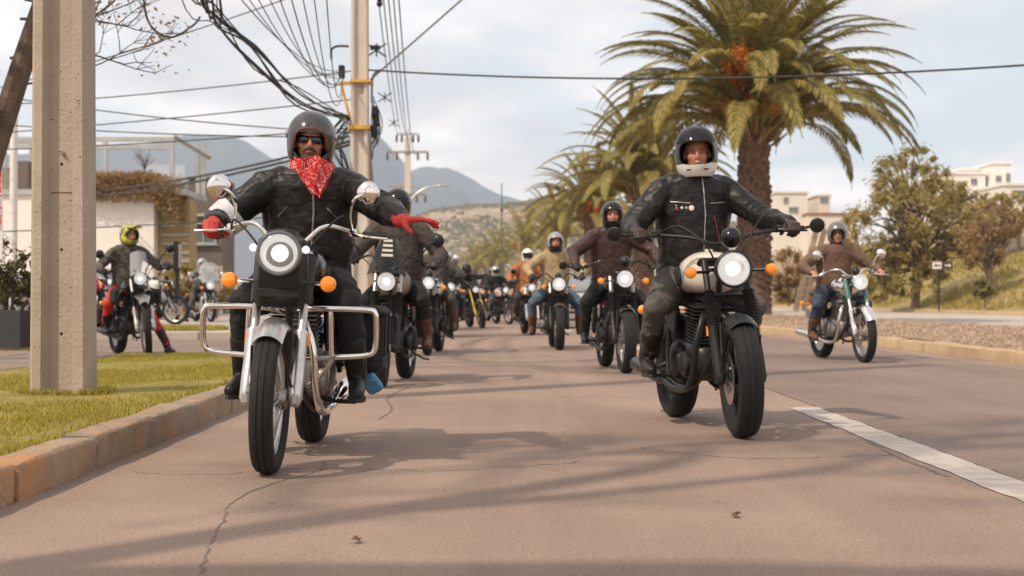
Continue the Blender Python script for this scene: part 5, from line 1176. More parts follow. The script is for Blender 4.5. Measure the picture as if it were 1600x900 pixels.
def hand_shape(mb, wrist, f, n, side, curl, grow=0.0, spread=.0, thumb=None):
    """palm, four jointed fingers and a thumb. f: wrist to knuckles, n: palm side, side: +1 thumb towards f x n"""
    f = Vector(f).normalized(); n = Vector(n); n = (n - f * n.dot(f)).normalized(); l = f.cross(n).normalized() * side; w = Vector(wrist); g = grow
    mb.chain([w - f * .02, w + f * .02], [.027 + g, .027 + g], 10)
    for k in range(4):
        lat = (.028 - .0187 * k); b = w + f * .02 + l * lat * .7; kn = w + f * (.088 - (.006 if k == 3 else 0) - (.003 if k == 0 else 0)) + l * lat
        mb.chain([b, kn], [.0165 + g, .0125 + g], 8)
        ln = (.040, .044, .041, .032)[k]; c = curl[k] if hasattr(curl, '__len__') else curl; d = f + l * (spread * (1.5 - k) * .33); d.normalize(); p = kn; ang = 0; pts = [kn]; 
        for j, fr in enumerate((1.0, .72, .56)):
            ang += c * (.85, 1.0, .8)[j]; dd = (d * math.cos(ang) + n * math.sin(ang)).normalized(); p = p + dd * ln * fr * 1.08; pts.append(p)
        mb.chain(pts, [.0108 + g, .0098 + g, .009 + g, .0078 + g], 8)
    tb = w + f * .025 + l * .024 + n * .008; t = thumb or (f * .5 + l * .65 + n * .55); t = Vector(t).normalized(); t2 = (t + f * .45 + n * .2).normalized()
    mb.chain([tb, tb + t * .036, tb + t * .036 + t2 * .03, tb + t * .036 + t2 * .054], [.0165 + g, .0125 + g, .0105 + g, .009 + g], 8)
def face_shape(mb, c, sk, T_):
    """head about its centre c, facing -y before T_"""
    q = lambda x, y, z: T_ @ Vector((x, y, z)); rt = T_.to_3x3()
    mb.ball(q(0, .012, .03), (.076, .094, .088), 20, 14, rot=rt); mb.ball(q(0, -.02, -.035), (.062, .070, .075), 16, 12, rot=rt); mb.ball(q(0, -.055, -.092), (.030, .026, .022), 12, 8, rot=rt)
    for s in (-1, 1):
        mb.ball(q(s * .040, -.058, -.022), (.024, .024, .024), 10, 8, rot=rt); mb.ball(q(s * .078, .015, -.005), (.012, .022, .032), 10, 8, rot=rt); mb.ball(q(s * .030, -.074, .026), (.026, .014, .010), 10, 6, rot=rt)
    mb.tube([q(0, -.086, .018), q(0, -.099, -.008), q(0, -.107, -.026)], [.008, .011, .013], 8); mb.ball(q(0, -.104, -.029), (.015, .012, .010), 10, 6, rot=rt)
    for s in (-1, 1): mb.ball(q(s * .013, -.094, -.031), (.008, .010, .008), 8, 6, rot=rt)
    mb.ball(q(0, -.083, -.055), (.026, .014, .013), 10, 6, rot=rt)
def loft_rings(mb, rings, n=20):
    """rings: (centre, half width, half depth, tilt) stacked torso sections"""
    out = []
    for c, w, d, tl in rings:
        c = Vector(c); ct, st = math.cos(tl), math.sin(tl)
        out.append([c + Vector((math.cos(a) * w, math.sin(a) * d * ct, math.sin(a) * d * st)) for a in (2 * math.pi * k / n for k in range(n))])
    mb.loft(out)
# helmets -------------------------------------------------------------
def helmet_proto(kind):
    n, m_ = 40, 26; b = MB(); vs = []; 
    def pos(az, el):
        c = math.cos(el) if el > -.2 else math.cos(el) ** .62; x = math.sin(az) * c * .129; y = -math.cos(az) * c * .152; z = math.sin(el) * (.142 if el > 0 else .182) + .022
        if kind == 'full' and el < .1:
            k = max(0, math.cos(az)) ** 1.5 * min(1, (.1 - el) / .6); y -= .030 * k; z += -.008 * k
        if el < -.3: x *= 1 + .10 * min(1, (-.3 - el)); 
        return (x, y, z)
    vs.append(pos(0, -math.pi / 2))
    for i in range(1, m_):
        el = -math.pi / 2 + math.pi * i / m_; vs += [pos(2 * math.pi * k / n, el) for k in range(n)]
    vs.append(pos(0, math.pi / 2)); top = len(vs) - 1; fs = []
    for k in range(n): fs.append((0, 1 + (k + 1) % n, 1 + k)); fs.append((top, top - n + k, top - n + (k + 1) % n))
    for i in range(m_ - 2):
        for k in range(n): a = 1 + i * n + k; c = 1 + i * n + (k + 1) % n; fs.append((a, c, c + n, a + n))
    b.add(vs, fs); o = b.build('helmet', M_gloss)
    cuts = []
    c = MB(); c.ball((0, .008, .012), (.112, .132, .126), 32, 20); cuts.append(c.build('c', M_black))
    c = MB(); zb = -.116 if kind == 'full_' else -.140 if kind == 'full' else -.10; c.box((0, 0, zb - .2), (.6, .6, .4)); cuts.append(c.build('c', M_black))
    c = MB(); N_ = 28
    def se(a, bb, p, cz): return [(math.copysign(abs(math.cos(t)) ** (2 / p), math.cos(t)) * a, cz + math.copysign(abs(math.sin(t)) ** (2 / p), math.sin(t)) * bb) for t in (2 * math.pi * k / N_ for k in range(N_))]
    if kind == 'full': c.loft([[(x * s, y, z) for x, z in se(.099, .072, 3.2, -.006)] for y, s in ((-.4, 1.0), (-.035, 1.04))])
    else: c.loft([[(x * s, y, z) for x, z in se(.088, .16, 3.6, -.105)] for y, s in ((-.4, 1.0), (-.035, 1.05))])
    cuts.append(c.build('c', M_black))
    for q in cuts:
        md = o.modifiers.new('b', 'BOOLEAN'); md.object = q; md.operation = 'DIFFERENCE'; md.solver = 'EXACT'
    dg = bpy.context.evaluated_depsgraph_get(); me = bpy.data.meshes.new_from_object(o.evaluated_get(dg))
    bpy.data.objects.remove(o)
    for q in cuts: bpy.data.objects.remove(q)
    me.materials.clear(); me.shade_smooth(); me.set_sharp_from_angle(angle=R(38)); return me
HELM = {k: helmet_proto(k) for k in ('full', 'open')}
def visor_shell(k0, k1, rad=1.03, az=R(74), drop=0.0, m=9, n=20, push=0.0):
    """curved shield over the helmet front between elevations k0..k1"""
    b = MB(); rows = []
    for i in range(m + 1):
        el = lerp(k0, k1, i / m); outer = []; inner = []
        for j in range(n + 1):
            a = lerp(-az, az, j / n) * (1 - .10 * (i / m) ** 2 - .12 * (1 - i / m) ** 3); c = math.cos(el)
            for lst, q in ((outer, rad), (inner, rad - .02)): lst.append((math.sin(a) * c * .129 * q, -math.cos(a) * c * .152 * q - push, math.sin(el) * .142 * q + .022 + drop))
        rows.append(outer + inner[::-1])
    b.loft(rows); return b
def add_helmet(root, kind, col, Tm, lower=None, visor=None, trim=None, peak=False, breather=False):
    me = HELM[kind].copy(); me.materials.append(col)
    if lower:
        me.materials.append(lower)
        for p in me.polygons: p.material_index = 1 if p.center.z < -.070 else 0
    me.transform(Tm); h = link('helmet', me, root)
    if kind == 'full':
        b = MB(); p = []
        for k in range(40):
            t = 2 * math.pi * k / 40; x = math.copysign(abs(math.cos(t)) ** (2 / 3.2), math.cos(t)) * .099; z = -.006 + math.copysign(abs(math.sin(t)) ** (2 / 3.2), math.sin(t)) * .072; el = math.asin(max(-.95, min(.95, (z - .022) / .142))); cx = math.cos(el) * .129; a = math.asin(max(-1, min(1, x / cx))); y = -math.cos(a) * math.cos(el) * .152 - (.030 * max(0, math.cos(a)) ** 1.5 * min(1, (.1 - el) / .6) if el < .1 else 0); p.append((x, y, z))
        b.tube(p, .0048, 6, closed=True); b.build('eyeport_trim', trim or M_plastic, h, M=Tm)
        for s in (-1, 1): b = MB(); b.box((s * .05, -.163, -.106), (.024, .014, .008), rot=(0, 0, s * .32)); b.build('chin_vent', M_plastic, h, M=Tm)
    else:
        b = MB(); p = []
        for k in range(27):
            t = R(-68) + R(316) * k / 26 + R(0); t = R(lerp(-62, 242, k / 26)); x = math.copysign(abs(math.cos(t)) ** (2 / 3.6), math.cos(t)) * .088; z = -.105 + math.copysign(abs(math.sin(t)) ** (2 / 3.6), math.sin(t)) * .16
            if z < -.098: continue
            el = math.asin(max(-.95, min(.95, (z - .022) / .142))); cx = math.cos(el) * .129 * (1 + .10 * min(1, max(0, -.3 - el))); a = math.asin(max(-1, min(1, x / cx))); p.append((x, -math.cos(a) * math.cos(el) * .152, z))
        b.tube(p, .0062, 6); b.build('edge_trim', trim or M_plastic, h, M=Tm)
        b = MB()
        for s in (-1, 1): b.tube(smooth_path([(s * .098, -.03, -.085), (s * .07, -.05, -.115), (0, -.062, -.128)], 4), .007, 5, flat=.4)
        b.build('chin_strap', M_plastic, h, M=Tm)
    for s in (-1, 1): b = MB(); b.lathe([(.02, 0), (.02, .006), (.012, .010)], 14, M=T(s * .126, -.012, .03) @ Matrix.Rotation(s * R(90), 4, 'Y')); b.build('visor_pivot', M_steel, h, M=Tm)
    if visor == 'up':
        visor_shell(R(15), R(66), 1.045).build('visor', M_smoke, h, M=Tm)
    elif visor == 'up_clear':
        visor_shell(R(4), R(66), 1.05).build('visor', mat('clear_visor', (.30, .32, .34), .04, alpha=.06, coat=1.0, spec=1.0), h, M=Tm)
    elif visor == 'down':
        visor_shell(R(-26), R(20), 1.025, az=R(66)).build('visor', M_smoke, h, M=Tm)
    if peak:
        b = MB(); b.loft([[(w * u, y, z + .03 * (1 - u * u)) for u in np.linspace(-1, 1, 9)] + [(w * u, y, z - .006 + .03 * (1 - u * u)) for u in np.linspace(1, -1, 9)] for y, z, w in ((-.09, .10, .10), (-.16, .105, .10), (-.25, .10, .075))]); b.build('peak', col, h, M=Tm)
    return h
def person(label, base, rot, S, jac, tro, helm, skin=M_skin, glove=None, boot=M_boot, top=1.74, seat=(.0, 1.03, .86), bulk=1.0, grip=(.37, .50, 1.07), feet=None, yaw=0.0, pitch=0.0, roll=0.0, hands=(None, None), vox=.008, lean_y=-.16,
           glasses=False, beard=False, chin=None, smile=False, group='riders of the motorcycle column', peg=(.86, .31), elbow=(.65, .35, -.7), knee=.22, jname='jacket', foot_xyz=None, eyes=True, shift=0.0):
    root = thing('person', label, 'person', base, rot, group)
    P = Vector(seat); hc = Vector((P.x + shift, P.y + lean_y, top - .168)); sh_z = hc.z - .188; N = Vector((P.x + shift * .8, P.y + lean_y + .045, sh_z + .055)); Ch = Vector((P.x + shift * .5, P.y + lean_y * .45 + .02, lerp(P.z, sh_z, .66)))
    hf = hc + Vector((0, -.02 if helm['kind'] == 'full' else -.006, -.004)); Th = T(*hc) @ Euler((pitch, roll, yaw)).to_matrix().to_4x4()
    sw = .178 * bulk; SH = {s: Vector((N.x + s * sw, N.y - .005, sh_z - .050)) for s in (-1, 1)}
    W = {}; E = {}; HN = {}
    for s in (-1, 1):
        hd = hands[0 if s < 0 else 1]
        if hd is None:
            gp = S @ Vector((s * (grip[0] + .005), grip[1], grip[2])); W[s] = gp + Vector((s * .002, .080, .036)); HN[s] = (Vector((-s * .06, -1, -.12)), Vector((0, .0, -1)), 1.18, 0)
        else: W[s] = Vector(hd[0]); HN[s] = tuple(hd[1:])
        E[s] = ik(SH[s], W[s], .30, .275, (s * elbow[0], elbow[1], elbow[2]))
    HP = {s: P + Vector((s * .095, -.01, .0)) for s in (-1, 1)}; AN = {}; K = {}
    for s in (-1, 1):
        f = (foot_xyz[0 if s < 0 else 1] if foot_xyz else None) or (s * .265, peg[0] + .05, peg[1] + .125); AN[s] = Vector(f); K[s] = ik(HP[s], AN[s], .43, .42, (s * knee, -1, .42))
    k = bulk
    def torso(mb, g=0.0, low=0.0):
        loft_rings(mb, [((P.x, P.y + .005, P.z - .06 - low), .155 * k + g, .115 * k + g, 0), ((P.x, P.y, P.z + .03), .168 * k + g, .125 * k + g, -.1), (P.lerp(Ch, .45) + Vector((0, -.012, 0)), .165 * k + g, .128 * k + g, -.15), (Ch, .182 * k + g, .125 * k + g, -.2), (Ch.lerp(N, .45), .185 * k + g, .115 * k + g, -.2), (Ch.lerp(N, .78), .155 * k + g, .095 * k + g, -.25), (N + Vector((0, 0, -.005)), .075 + g, .072 + g, -.25), (N + Vector((0, -.004, .035)), .060 + g, .058 + g, -.25)])
    def arm(mb, s, g=0.0, upto=1.0):
        a, e, w = SH[s], E[s], W[s]; w2 = e.lerp(w, upto)
        mb.chain([a + Vector((-s * .075, 0, .030)), a, a.lerp(e, .45), e, e.lerp(w2, .35), w2], [.058 * k + g, .063 * k + g, .056 * k + g, .049 * k + g, .046 * k + g, lerp(.046, .030, upto) + g], 14)
    def leg(mb, s, g=0.0, upto=1.0):
        h, kn, an = HP[s], K[s], AN[s]; a2 = kn.lerp(an, upto); cf = (kn.lerp(a2, .4)) + Vector((0, .012, 0))
        mb.chain([h, h.lerp(kn, .35), h.lerp(kn, .75), kn, cf, a2], [.098 * k + g, .088 * k + g, .070 * k + g, .060 + g, .058 + g, lerp(.06, .040, upto) + g], 14)
    # body: head, neck, trunk, limbs in one skin
    Thh = Th; Th = T(*(hf - hc)) @ Th; b = MB(); face_shape(b, hc, skin, Th); b.chain([N + Vector((0, .005, -.02)), hc + Vector((0, .025, -.06))], [.058, .055], 12); torso(b, -.022)
    for s in (-1, 1):
        arm(b, s, -.014); leg(b, s, -.016); b.chain([AN[s], AN[s] + Vector((0, -.09, -.085))], [.030, .02], 8)
        if glove is None: hand_shape(b, W[s], HN[s][0], HN[s][1], -s, HN[s][2], 0, HN[s][3])
    body = soft('body', b, skin, root, min(vox, .0065) if vox < .009 else vox, 3)
    if eyes and not glasses:
        for s in (-1, 1):
            b = MB(); b.ball((s * .031, -.079, .006), (.0115, .006, .0040), 12, 8); ey = b.build('eye', M_eyew, root, M=Th); b = MB(); b.ball((s * .031, -.0855, .006), (.0055, .003, .0046), 10, 6); b.build('iris', M_hair, ey, M=Th)
            b = MB(); b.tube([(s * .014, -.089, .021), (s * .03, -.089, .027), (s * .047, -.078, .022)], [.004, .0045, .003], 5, flat=.6); b.build('eyebrow', M_hair, root, M=Th)
    b = MB(); b.tube(smooth_path([(-.028, -.083, -.050 + (.006 if smile else 0)), (-.012, -.0955, -.056), (0, -.098, -.057), (.012, -.0955, -.056), (.028, -.083, -.050 + (.006 if smile else 0))], 3), [.003, .006, .007, .006, .003], 6); b.build('lips', M_lip, root, M=Th)
    if smile: b = MB(); b.tube(smooth_path([(-.020, -.091, -.050), (0, -.1015, -.0545), (.020, -.091, -.050)], 4), [.0015, .0032, .0015], 6); b.build('teeth', M_teeth, root, M=Th)
    if beard:
        b = MB(); b.ball((0, -.056, -.084), (.047, .037, .034), 16, 10); b.tube(smooth_path([(-.034, -.080, -.058), (-.016, -.099, -.044), (0, -.103, -.043), (.016, -.099, -.044), (.034, -.080, -.058)], 3), [.004, .006, .006, .006, .004], 6); b.build('beard', mat('dark_stubble', (.075, .042, .030), .8, bump=.3, bscale=120), root, M=Th)
    if glasses:
        b = MB()
        for s in (-1, 1): b.tube([(s * .066, -.072, .018), (s * .080, .0, .012)], .0032, 5)
        b.tube([(-.066, -.070, .018), (-.035, -.092, .021), (0, -.100, .016), (.035, -.092, .021), (.066, -.070, .018)], .0038, 5); gl = b.build('sunglasses', M_plastic, root, M=Th)
        for s in (-1, 1): b = MB(); b.ball((s * .037, -.090, .004), (.031, .009, .020), 16, 10, rot=(0, 0, s * .30)); b.build('sunglass_lens', M_glassdk, gl, M=Th)
    # clothes
    b = MB(); torso(b, .014, .03)
    for s in (-1, 1): arm(b, s, .0125, .96)
    b.tube([N + Vector((0, 0, -.01)), N + Vector((0, -.006, .055))], [.085, .074], 18)
    jo = soft(jname, b, jac, root, vox, 4, ((.05, .008), (.16, .034)))
    b = MB(); b.ball(P + Vector((0, .0, .0)), (.178 * k, .155 * k, .115), 18, 12)
    for s in (-1, 1): leg(b, s, .010, .93)
    soft('trousers', b, tro, root, vox, 3, ((.05, .016), (.13, .018)))
    if glove is not None:
        for s in (-1, 1):
            b = MB(); hand_shape(b, W[s], HN[s][0], HN[s][1], -s, HN[s][2], .0028, HN[s][3]); ax = (W[s] - E[s]).normalized()
            b.chain([W[s] - ax * .045, W[s] + ax * .0], [.043, .036], 12); soft('glove', b, glove, root, min(vox, .0055) if vox < .009 else vox * .8, 2)
    for s in (-1, 1):
        an = AN[s]; dn = (K[s] - an).normalized(); b = MB(); b.chain([an + dn * .20, an + dn * .08, an + Vector((0, .01, -.02))], [.066, .058, .052], 12); fd = Vector((s * .10, -1, 0)).normalized()
        hl = an + Vector((0, .035, -.075)); b.chain([hl, an + fd * .06 + Vector((0, 0, -.055)), an + fd * .15 + Vector((0, 0, -.078)), an + fd * .20 + Vector((0, 0, -.082))], [.040, .045, .042, .034], 12)
        bo = soft('boot', b, boot, root, max(vox, .008), 3); b = MB(); z = an.z - .125; n = 16; pl = []
        for q in range(n):
            t = 2 * math.pi * q / n; u = math.cos(t); pl.append((an + fd * (.075 + .155 * u) + Vector((fd.y * -1, fd.x, 0)) * math.sin(t) * (.047 if u > -.2 else .040)))
        b.loft([[(p.x, p.y, z) for p in pl], [(p.x, p.y, z + .022) for p in pl]]); b.build('boot_sole', M_sole, bo)
    hk = dict(helm); add_helmet(root, hk.pop('kind'), hk.pop('col'), Thh @ Matrix.Scale(hk.pop('size', .96), 4), **hk)
    if chin: 
        b = MB(); loft_rings(b, [(hc + Vector((0, -.005, -.085)), .088, .105, .1), (hc + Vector((0, -.01, -.12)), .098, .112, .1), (hc + Vector((0, .0, -.16)), .10, .105, 0), (N + Vector((0, -.01, .0)), .115, .10, 0)]); soft('neck_scarf', b, chin, root, vox, 2, ((.04, .014),))
    INFO.append((jo, dict(E=E, W=W, SH=SH, P=P)))
    return root, dict(hc=hc, N=N, Ch=Ch, P=P, SH=SH, E=E, W=W, Th=Th, jacket=jo, K=K)

# ------------------------------------------------------------------ the ride
def ride(label_b, label_p, px, py, bike, rider, rz=0, lean=0, steer=0, **k):
    root, S = motorcycle(label_b, px, py, rz, lean, steer, **bike, **k)
    r_ = dict(rider); gp = bike.get('grip', (.37, .50, 1.07)); r_.setdefault('grip', gp); r_.setdefault('peg', bike.get('peg', (.86, .31)))
    return root, person(label_p, root.location, root.rotation_euler, S, **r_)
black_std = dict(body=M_gloss, metal=M_black, lower=M_black, engine=M_dkalu, bezel=M_gloss, hl_shell=M_gloss, mirror='barend', gaiter=True, shroud=False, fen0=78, fen1=116)
# 1 red bandana rider
bA, (pA, jA) = ride('black chromed motorcycle with crash bars and grey front fender ridden by the red bandana rider', 'rider in black leather jacket with red bandana, holding out one red gloved hand', 420, 740,
    dict(body=M_gloss, fender=M_rim, metal=M_chrome, nacelle=True, hr=.098, hz=.985, hy=.06, bezel=M_gun, crashbar=True, pannier=True, iz=.855, ix=.222, iy=.10, ir=.037, grip=(.39, .52, 1.10), mir=(.355, .46, 1.30), rise=.03, wf=.105, lower=M_rim, engine=M_alu, fen0=62, fen1=128, reflector=True, shroud=True, peg=(.80, .27), ex_side=1, ix_=0, gauge=False),
    dict(jac=M_jblack, tro=M_cloth_blk, helm=dict(kind='open', col=mat('dark_grey_helmet', (.016, .0125, .0115), .22, coat=.4, var=.2, scale=4), visor='up_clear', trim=mat('maroon_trim', (.16, .035, .025), .6)), glove=M_redgl, boot=M_boot, top=1.745, seat=(.0, 1.04, .86), bulk=1.27, glasses=True, beard=True, vox=.0075, yaw=.10, roll=.03,
         hands=(None, ((.53, .42, 1.165), (.90, -.40, .08), (.18, .05, -1), (.10, .16, .30, .36), .35)), elbow=(.75, .35, -.6), foot_xyz=((-.29, .86, .40), (.29, .86, .40)), shift=.02), rz=0, lean=1.6, steer=2)
# 2 white chin rider
bB, (pB, jB) = ride('matt black motorcycle with cream tank, fork gaiters and bar end mirrors', 'smiling rider in black leather jacket and black helmet with white chin bar', 1157, 684,
    dict(body=M_black, tank=mat('cream_tank', (.62, .55, .46), .3, coat=.5), metal=M_black, lower=M_plastic, engine=M_dkalu, cyl=M_dkalu, bezel=M_black, hl_shell=M_black, hr=.102, hz=.945, hy=.05, stanch=M_black, gaiter=True, shroud=False, mirror='barend', wf=.135, wr=.15, Rf=.335, Rr=.33, wheels='cast', grip=(.46, .50, 1.17), rise=-.03, clamp_z=1.10, iz=.935, ix=.23, iy=.13, ir=.033, gauge_x=.03, gauge_r=.062, gauge_z=1.13, gauge_front=True, fen0=75, fen1=120, peg=(.90, .30), tank_w=.165, tank_z=.92, ex2=True, fender=M_black, reflector=True),
    dict(jac=M_jblack, tro=M_cloth_gry, helm=dict(kind='full', col=mat('satin_black_helmet', (.008, .008, .009), .28, coat=.25), lower=mat('white_chin', (.74, .71, .66), .35, coat=.4), visor='up', size=1.06), skin=M_skin2, glove=M_brngl, boot=M_boot, top=1.845, seat=(0, 1.02, .90), bulk=1.24, vox=.0078, smile=True, yaw=-.26, roll=-.05, elbow=(.6, .3, -.75), lean_y=-.10, foot_xyz=((-.30, .98, .42), (.29, .96, .42)), knee=.30), rz=8, steer=-6)
# 3 rider behind the outstretched hand
ride('dark motorcycle with tall smoked flyscreen behind the crash bar motorcycle', 'rider in dark jacket and black helmet behind the outstretched red glove', 598, 605,
    dict(**{**black_std, 'mirror': 'stalk'}, lower_=0, flyscreen=(.175, .075, 1.0, 1.33, -.02), screen_bars=True, hr=.088, hz=.92, hy=.04, ind=False, tank=mat('tan_grey_tank', (.26, .21, .16), .4, coat=.3), wf=.11, grip=(.40, .50, 1.09), mir_m=M_black, mir=(.42, .42, 1.31)),
    dict(jac=mat('dark_brown_textile', (.055, .043, .035), .8, var=.3, scale=9, bump=.5, bscale=25), tro=M_cloth_blk, helm=dict(kind='full', col=M_gloss, visor='down'), glove=M_blkgl, boot=M_bootb, top=1.81, vox=.010, bulk=1.2), rz=-4, steer=6)
# 4 rider fourth in the left file
ride('black motorcycle with amber indicators trailing the smoked flyscreen motorcycle', 'rider in grey trousers and dark jacket following the flyscreen motorcycle', 668, 555,
    dict(**{**black_std, 'mirror': 'stalk'}, hr=.09, mir_m=M_steel, tank=M_white, wf=.11, crashbar_=1),
    dict(jac=mat('grey_brown_textile', (.085, .07, .06), .8, var=.3, scale=9, bump=.5, bscale=25), tro=M_cloth_gry, helm=dict(kind='full', col=M_gloss, visor='down'), glove=M_blkgl, boot=M_bootb, top=1.70, vox=.012, eyes=False), rz=-3)
# 5, 6 far riders
M_goldf = mat('gold_fork_paint', (.55, .36, .05), .35, .6)
ride('small far motorcycle with golden forks and a flyscreen', 'far rider in black leaning over the golden forked motorcycle', 754, 513,
    dict(**{**black_std, 'lower': M_goldf, 'mirror': 'none', 'gaiter': False}, stanch=M_goldf, flyscreen=(.10, .06, 1.06, 1.28, -.02), det=False, hr=.085, ind=False, wheels='cast'),
    dict(jac=M_cloth_blk, tro=M_cloth_blk, helm=dict(kind='full', col=M_gloss, visor='down'), glove=M_blkgl, top=1.66, vox=.016, eyes=False, lean_y=-.25, elbow=(1, .1, .1)), rz=14, lean=-9)
ride('far motorcycle with red and cream tank behind the golden forked one', 'far rider in jeans and black jacket wearing a silver black helmet', 797, 507,
    dict(**{**black_std, 'mirror': 'stalk'}, tank=M_white, tank_stripe=M_redcl, det=False, mir_m=M_black),
    dict(jac=M_cloth_blk, tro=M_jeans, helm=dict(kind='full', col=mat('silver_helmet', (.42, .42, .43), .25, .4, coat=.6), visor='down'), glove=M_blkgl, top=1.68, vox=.016, eyes=False), rz=16, lean=-7, steer=6)
ride('far dark motorcycle between the golden forked one and the rust jacket rider', 'far rider in olive jacket and black helmet near the end of the column', 818, 500,
    dict(**{**black_std, 'mirror': 'stalk'}, det=False, mir_m=M_black), dict(jac=mat('olive_cloth', (.10, .085, .045), .85, var=.2), tro=M_cloth_blk, helm=dict(kind='full', col=M_gloss, visor='down'), glove=M_blkgl, top=1.70, vox=.018, eyes=False), rz=10)
ride('far dark motorcycle partly behind the grey trousered rider', 'far rider in grey jacket and white helmet partly behind the grey trousered rider', 712, 516,
    dict(**{**black_std, 'mirror': 'none'}, det=False, wheels='cast'), dict(jac=M_cloth_gry, tro=M_cloth_blk, helm=dict(kind='full', col=M_white, visor='down'), glove=M_blkgl, top=1.72, vox=.018, eyes=False), rz=8)
ride('far dark motorcycle just ahead of the olive jacket rider', 'far rider in dark red jacket and grey helmet just ahead of the olive jacket rider', 776, 503,
    dict(**{**black_std, 'mirror': 'stalk'}, det=False, mir_m=M_black), dict(jac=mat('dark_red_cloth', (.11, .03, .025), .85, var=.2), tro=M_dkjeans, helm=dict(kind='full', col=mat('plain_grey_helmet', (.12, .12, .12), .4), visor='down'), glove=M_blkgl, top=1.72, vox=.018, eyes=False, lean_y=-.2), rz=12)
ride('dark motorcycle with tall bars riding between the grey trousered rider and the golden forks', 'rider in black with silver open helmet between the grey trousered rider and the golden forks', 704, 527,
    dict(**{**black_std, 'mirror': 'stalk'}, det=False, mir_m=M_black, grip=(.36, .56, 1.22), rise=.08, tank=mat('dark_green_tank', (.03, .06, .04), .4)), dict(jac=M_cloth_blk, tro=M_dkjeans, helm=dict(kind='open', col=mat('silver_open_helmet', (.34, .34, .35), .3, .3)), glasses=True, glove=M_blkgl, boot=M_bootb, top=1.68, vox=.016, eyes=False, lean_y=-.08), rz=5)
# 7, 8, 9 right file
ride('pale tanked motorcycle half hidden behind the tan jacket rider', 'rider in rust orange jacket and white helmet', 832, 524,
    dict(**{**black_std, 'mirror': 'stalk', 'lower': M_chrome}, metal_=0, tank=M_white, det=False, hr=.085),
    dict(jac=M_orange, tro=M_cloth_brn, helm=dict(kind='full', col=M_white, visor='down'), glove=M_brngl, boot=M_bootb, top=1.80, vox=.014, eyes=False, bulk=1.2), rz=6)
ride('brown grey motorcycle with big round headlight under the tan jacket rider', 'rider in tan jacket, light jeans and grey helmet', 874, 547,
    dict(**{**black_std, 'mirror': 'none'}, lower_=0, hr=.105, fork_w=.12, wf=.13, shroud_m=M_bootb, fender=mat('brown_black_fender', (.045, .032, .026), .5), tank=mat('dark_brown_tank', (.07, .045, .033), .4), ix=.22, iz=.93),
    dict(jac=M_tan, tro=M_jeans, helm=dict(kind='full', col=mat('grey_helmet', (.25, .26, .27), .3, coat=.5), lower=M_black), glove=M_blkgl, boot=M_bootb, top=1.79, vox=.011, chin=M_cloth_blk, bulk=1.2, knee=.5, elbow=(.9, .15, -.35), foot_xyz=((-.36, .92, .33), (.36, .92, .33))), rz=2)
ride('black motorcycle with clear round headlight and bar end mirrors ridden by the brown jacket rider', 'rider in dark brown leather jacket and black scarf', 978, 583,
    dict(**black_std, hr=.095, hz=.97, hy=.05, wf=.125, fork_w=.115, ix=.235, iz=.95, grip=(.44, .48, 1.10), gauge_r=.055, gauge_x=.03, gauge_front=True, gauge_z=1.16),
    dict(jac=M_jbrown, tro=M_cloth_blk, helm=dict(kind='full', col=M_gloss, trim=M_plastic), glove=M_blkgl, boot=M_boot, top=1.84, vox=.0095, chin=M_cloth_blk, bulk=1.2, knee=.35, elbow=(.9, .1, -.4), foot_xyz=((-.30, .92, .40), (.30, .92, .40)), yaw=-.15), rz=5)
# 10 teal motorcycle on the inner lane
M_teal = mat('teal_enamel', (.055, .17, .165), .3, coat=.6)
ride('teal forked chrome motorcycle riding beside the gravel median', 'rider in brown jacket, sunglasses and grey open helmet on the teal motorcycle', 1350, 567,
    dict(body=M_gloss, tank=M_chrome, fender=M_chrome, metal=M_chrome, shroud_m=M_teal, shroud=True, lower=M_chrome, hr=.092, hz=.96, hl_shell=M_teal, mir=(.40, .44, 1.30), grip=(.42, .52, 1.06), ind=False, engine=M_alu, nacelle_=0, fen0=55, fen1=150),
    dict(jac=M_jtan, tro=M_dkjeans, helm=dict(kind='open', col=mat('metal_grey_helmet', (.16, .155, .15), .3, .4, coat=.5)), glasses=True, boot=M_bootb, top=1.74, vox=.0095, bulk=1.2, elbow=(.8, .2, -.5), foot_xyz=((-.30, .95, .36), (.30, .95, .36)), knee=.35, yaw=-.30), rz=8, steer=-3)
# 11 parked adventure bike and red trousered rider
p = GR(228, 557)
M_hiviz = mat('yellow_black_helmet', (.03, .03, .028), .4, coat=.4, scale=13, col2=(.62, .60, .05), detail=1)
ride('adventure motorcycle with tall clear screen and high front fender stopped in the side street', 'rider in red trousers and yellow black helmet with one foot on the ground', 0, 0,
    dict(**{**black_std, 'mirror': 'stalk', 'lower': M_steel}, mir_m=M_black, beak=True, Rf=.37, wf=.09, flyscreen=(.13, .10, 1.10, 1.40, -.03), screen_m=M_clear, ind=False, hr=.088, hz=1.03, grip=(.42, .52, 1.16), mir=(.46, .46, 1.40), fender=M_steel, saddlebag=M_cloth_blk, seat_z=.82, reflector=True),
    dict(jac=mat('black_camo_jacket', (.03, .028, .025), .8, scale=14, col2=(.13, .115, .085), detail=1, bump=.3), tro=M_redcl, helm=dict(kind='full', col=M_hiviz, peak=True), glove=M_blkgl, top=1.80, seat=(0, 1.0, .88), vox=.010, yaw=.25, foot_xyz=((-.29, .95, .40), (.50, .72, .125)), knee=.3, bulk=1.08, eyes=True, boot=M_boot), pos=(p.x, p.y, -.006), rz=30, steer=-12)
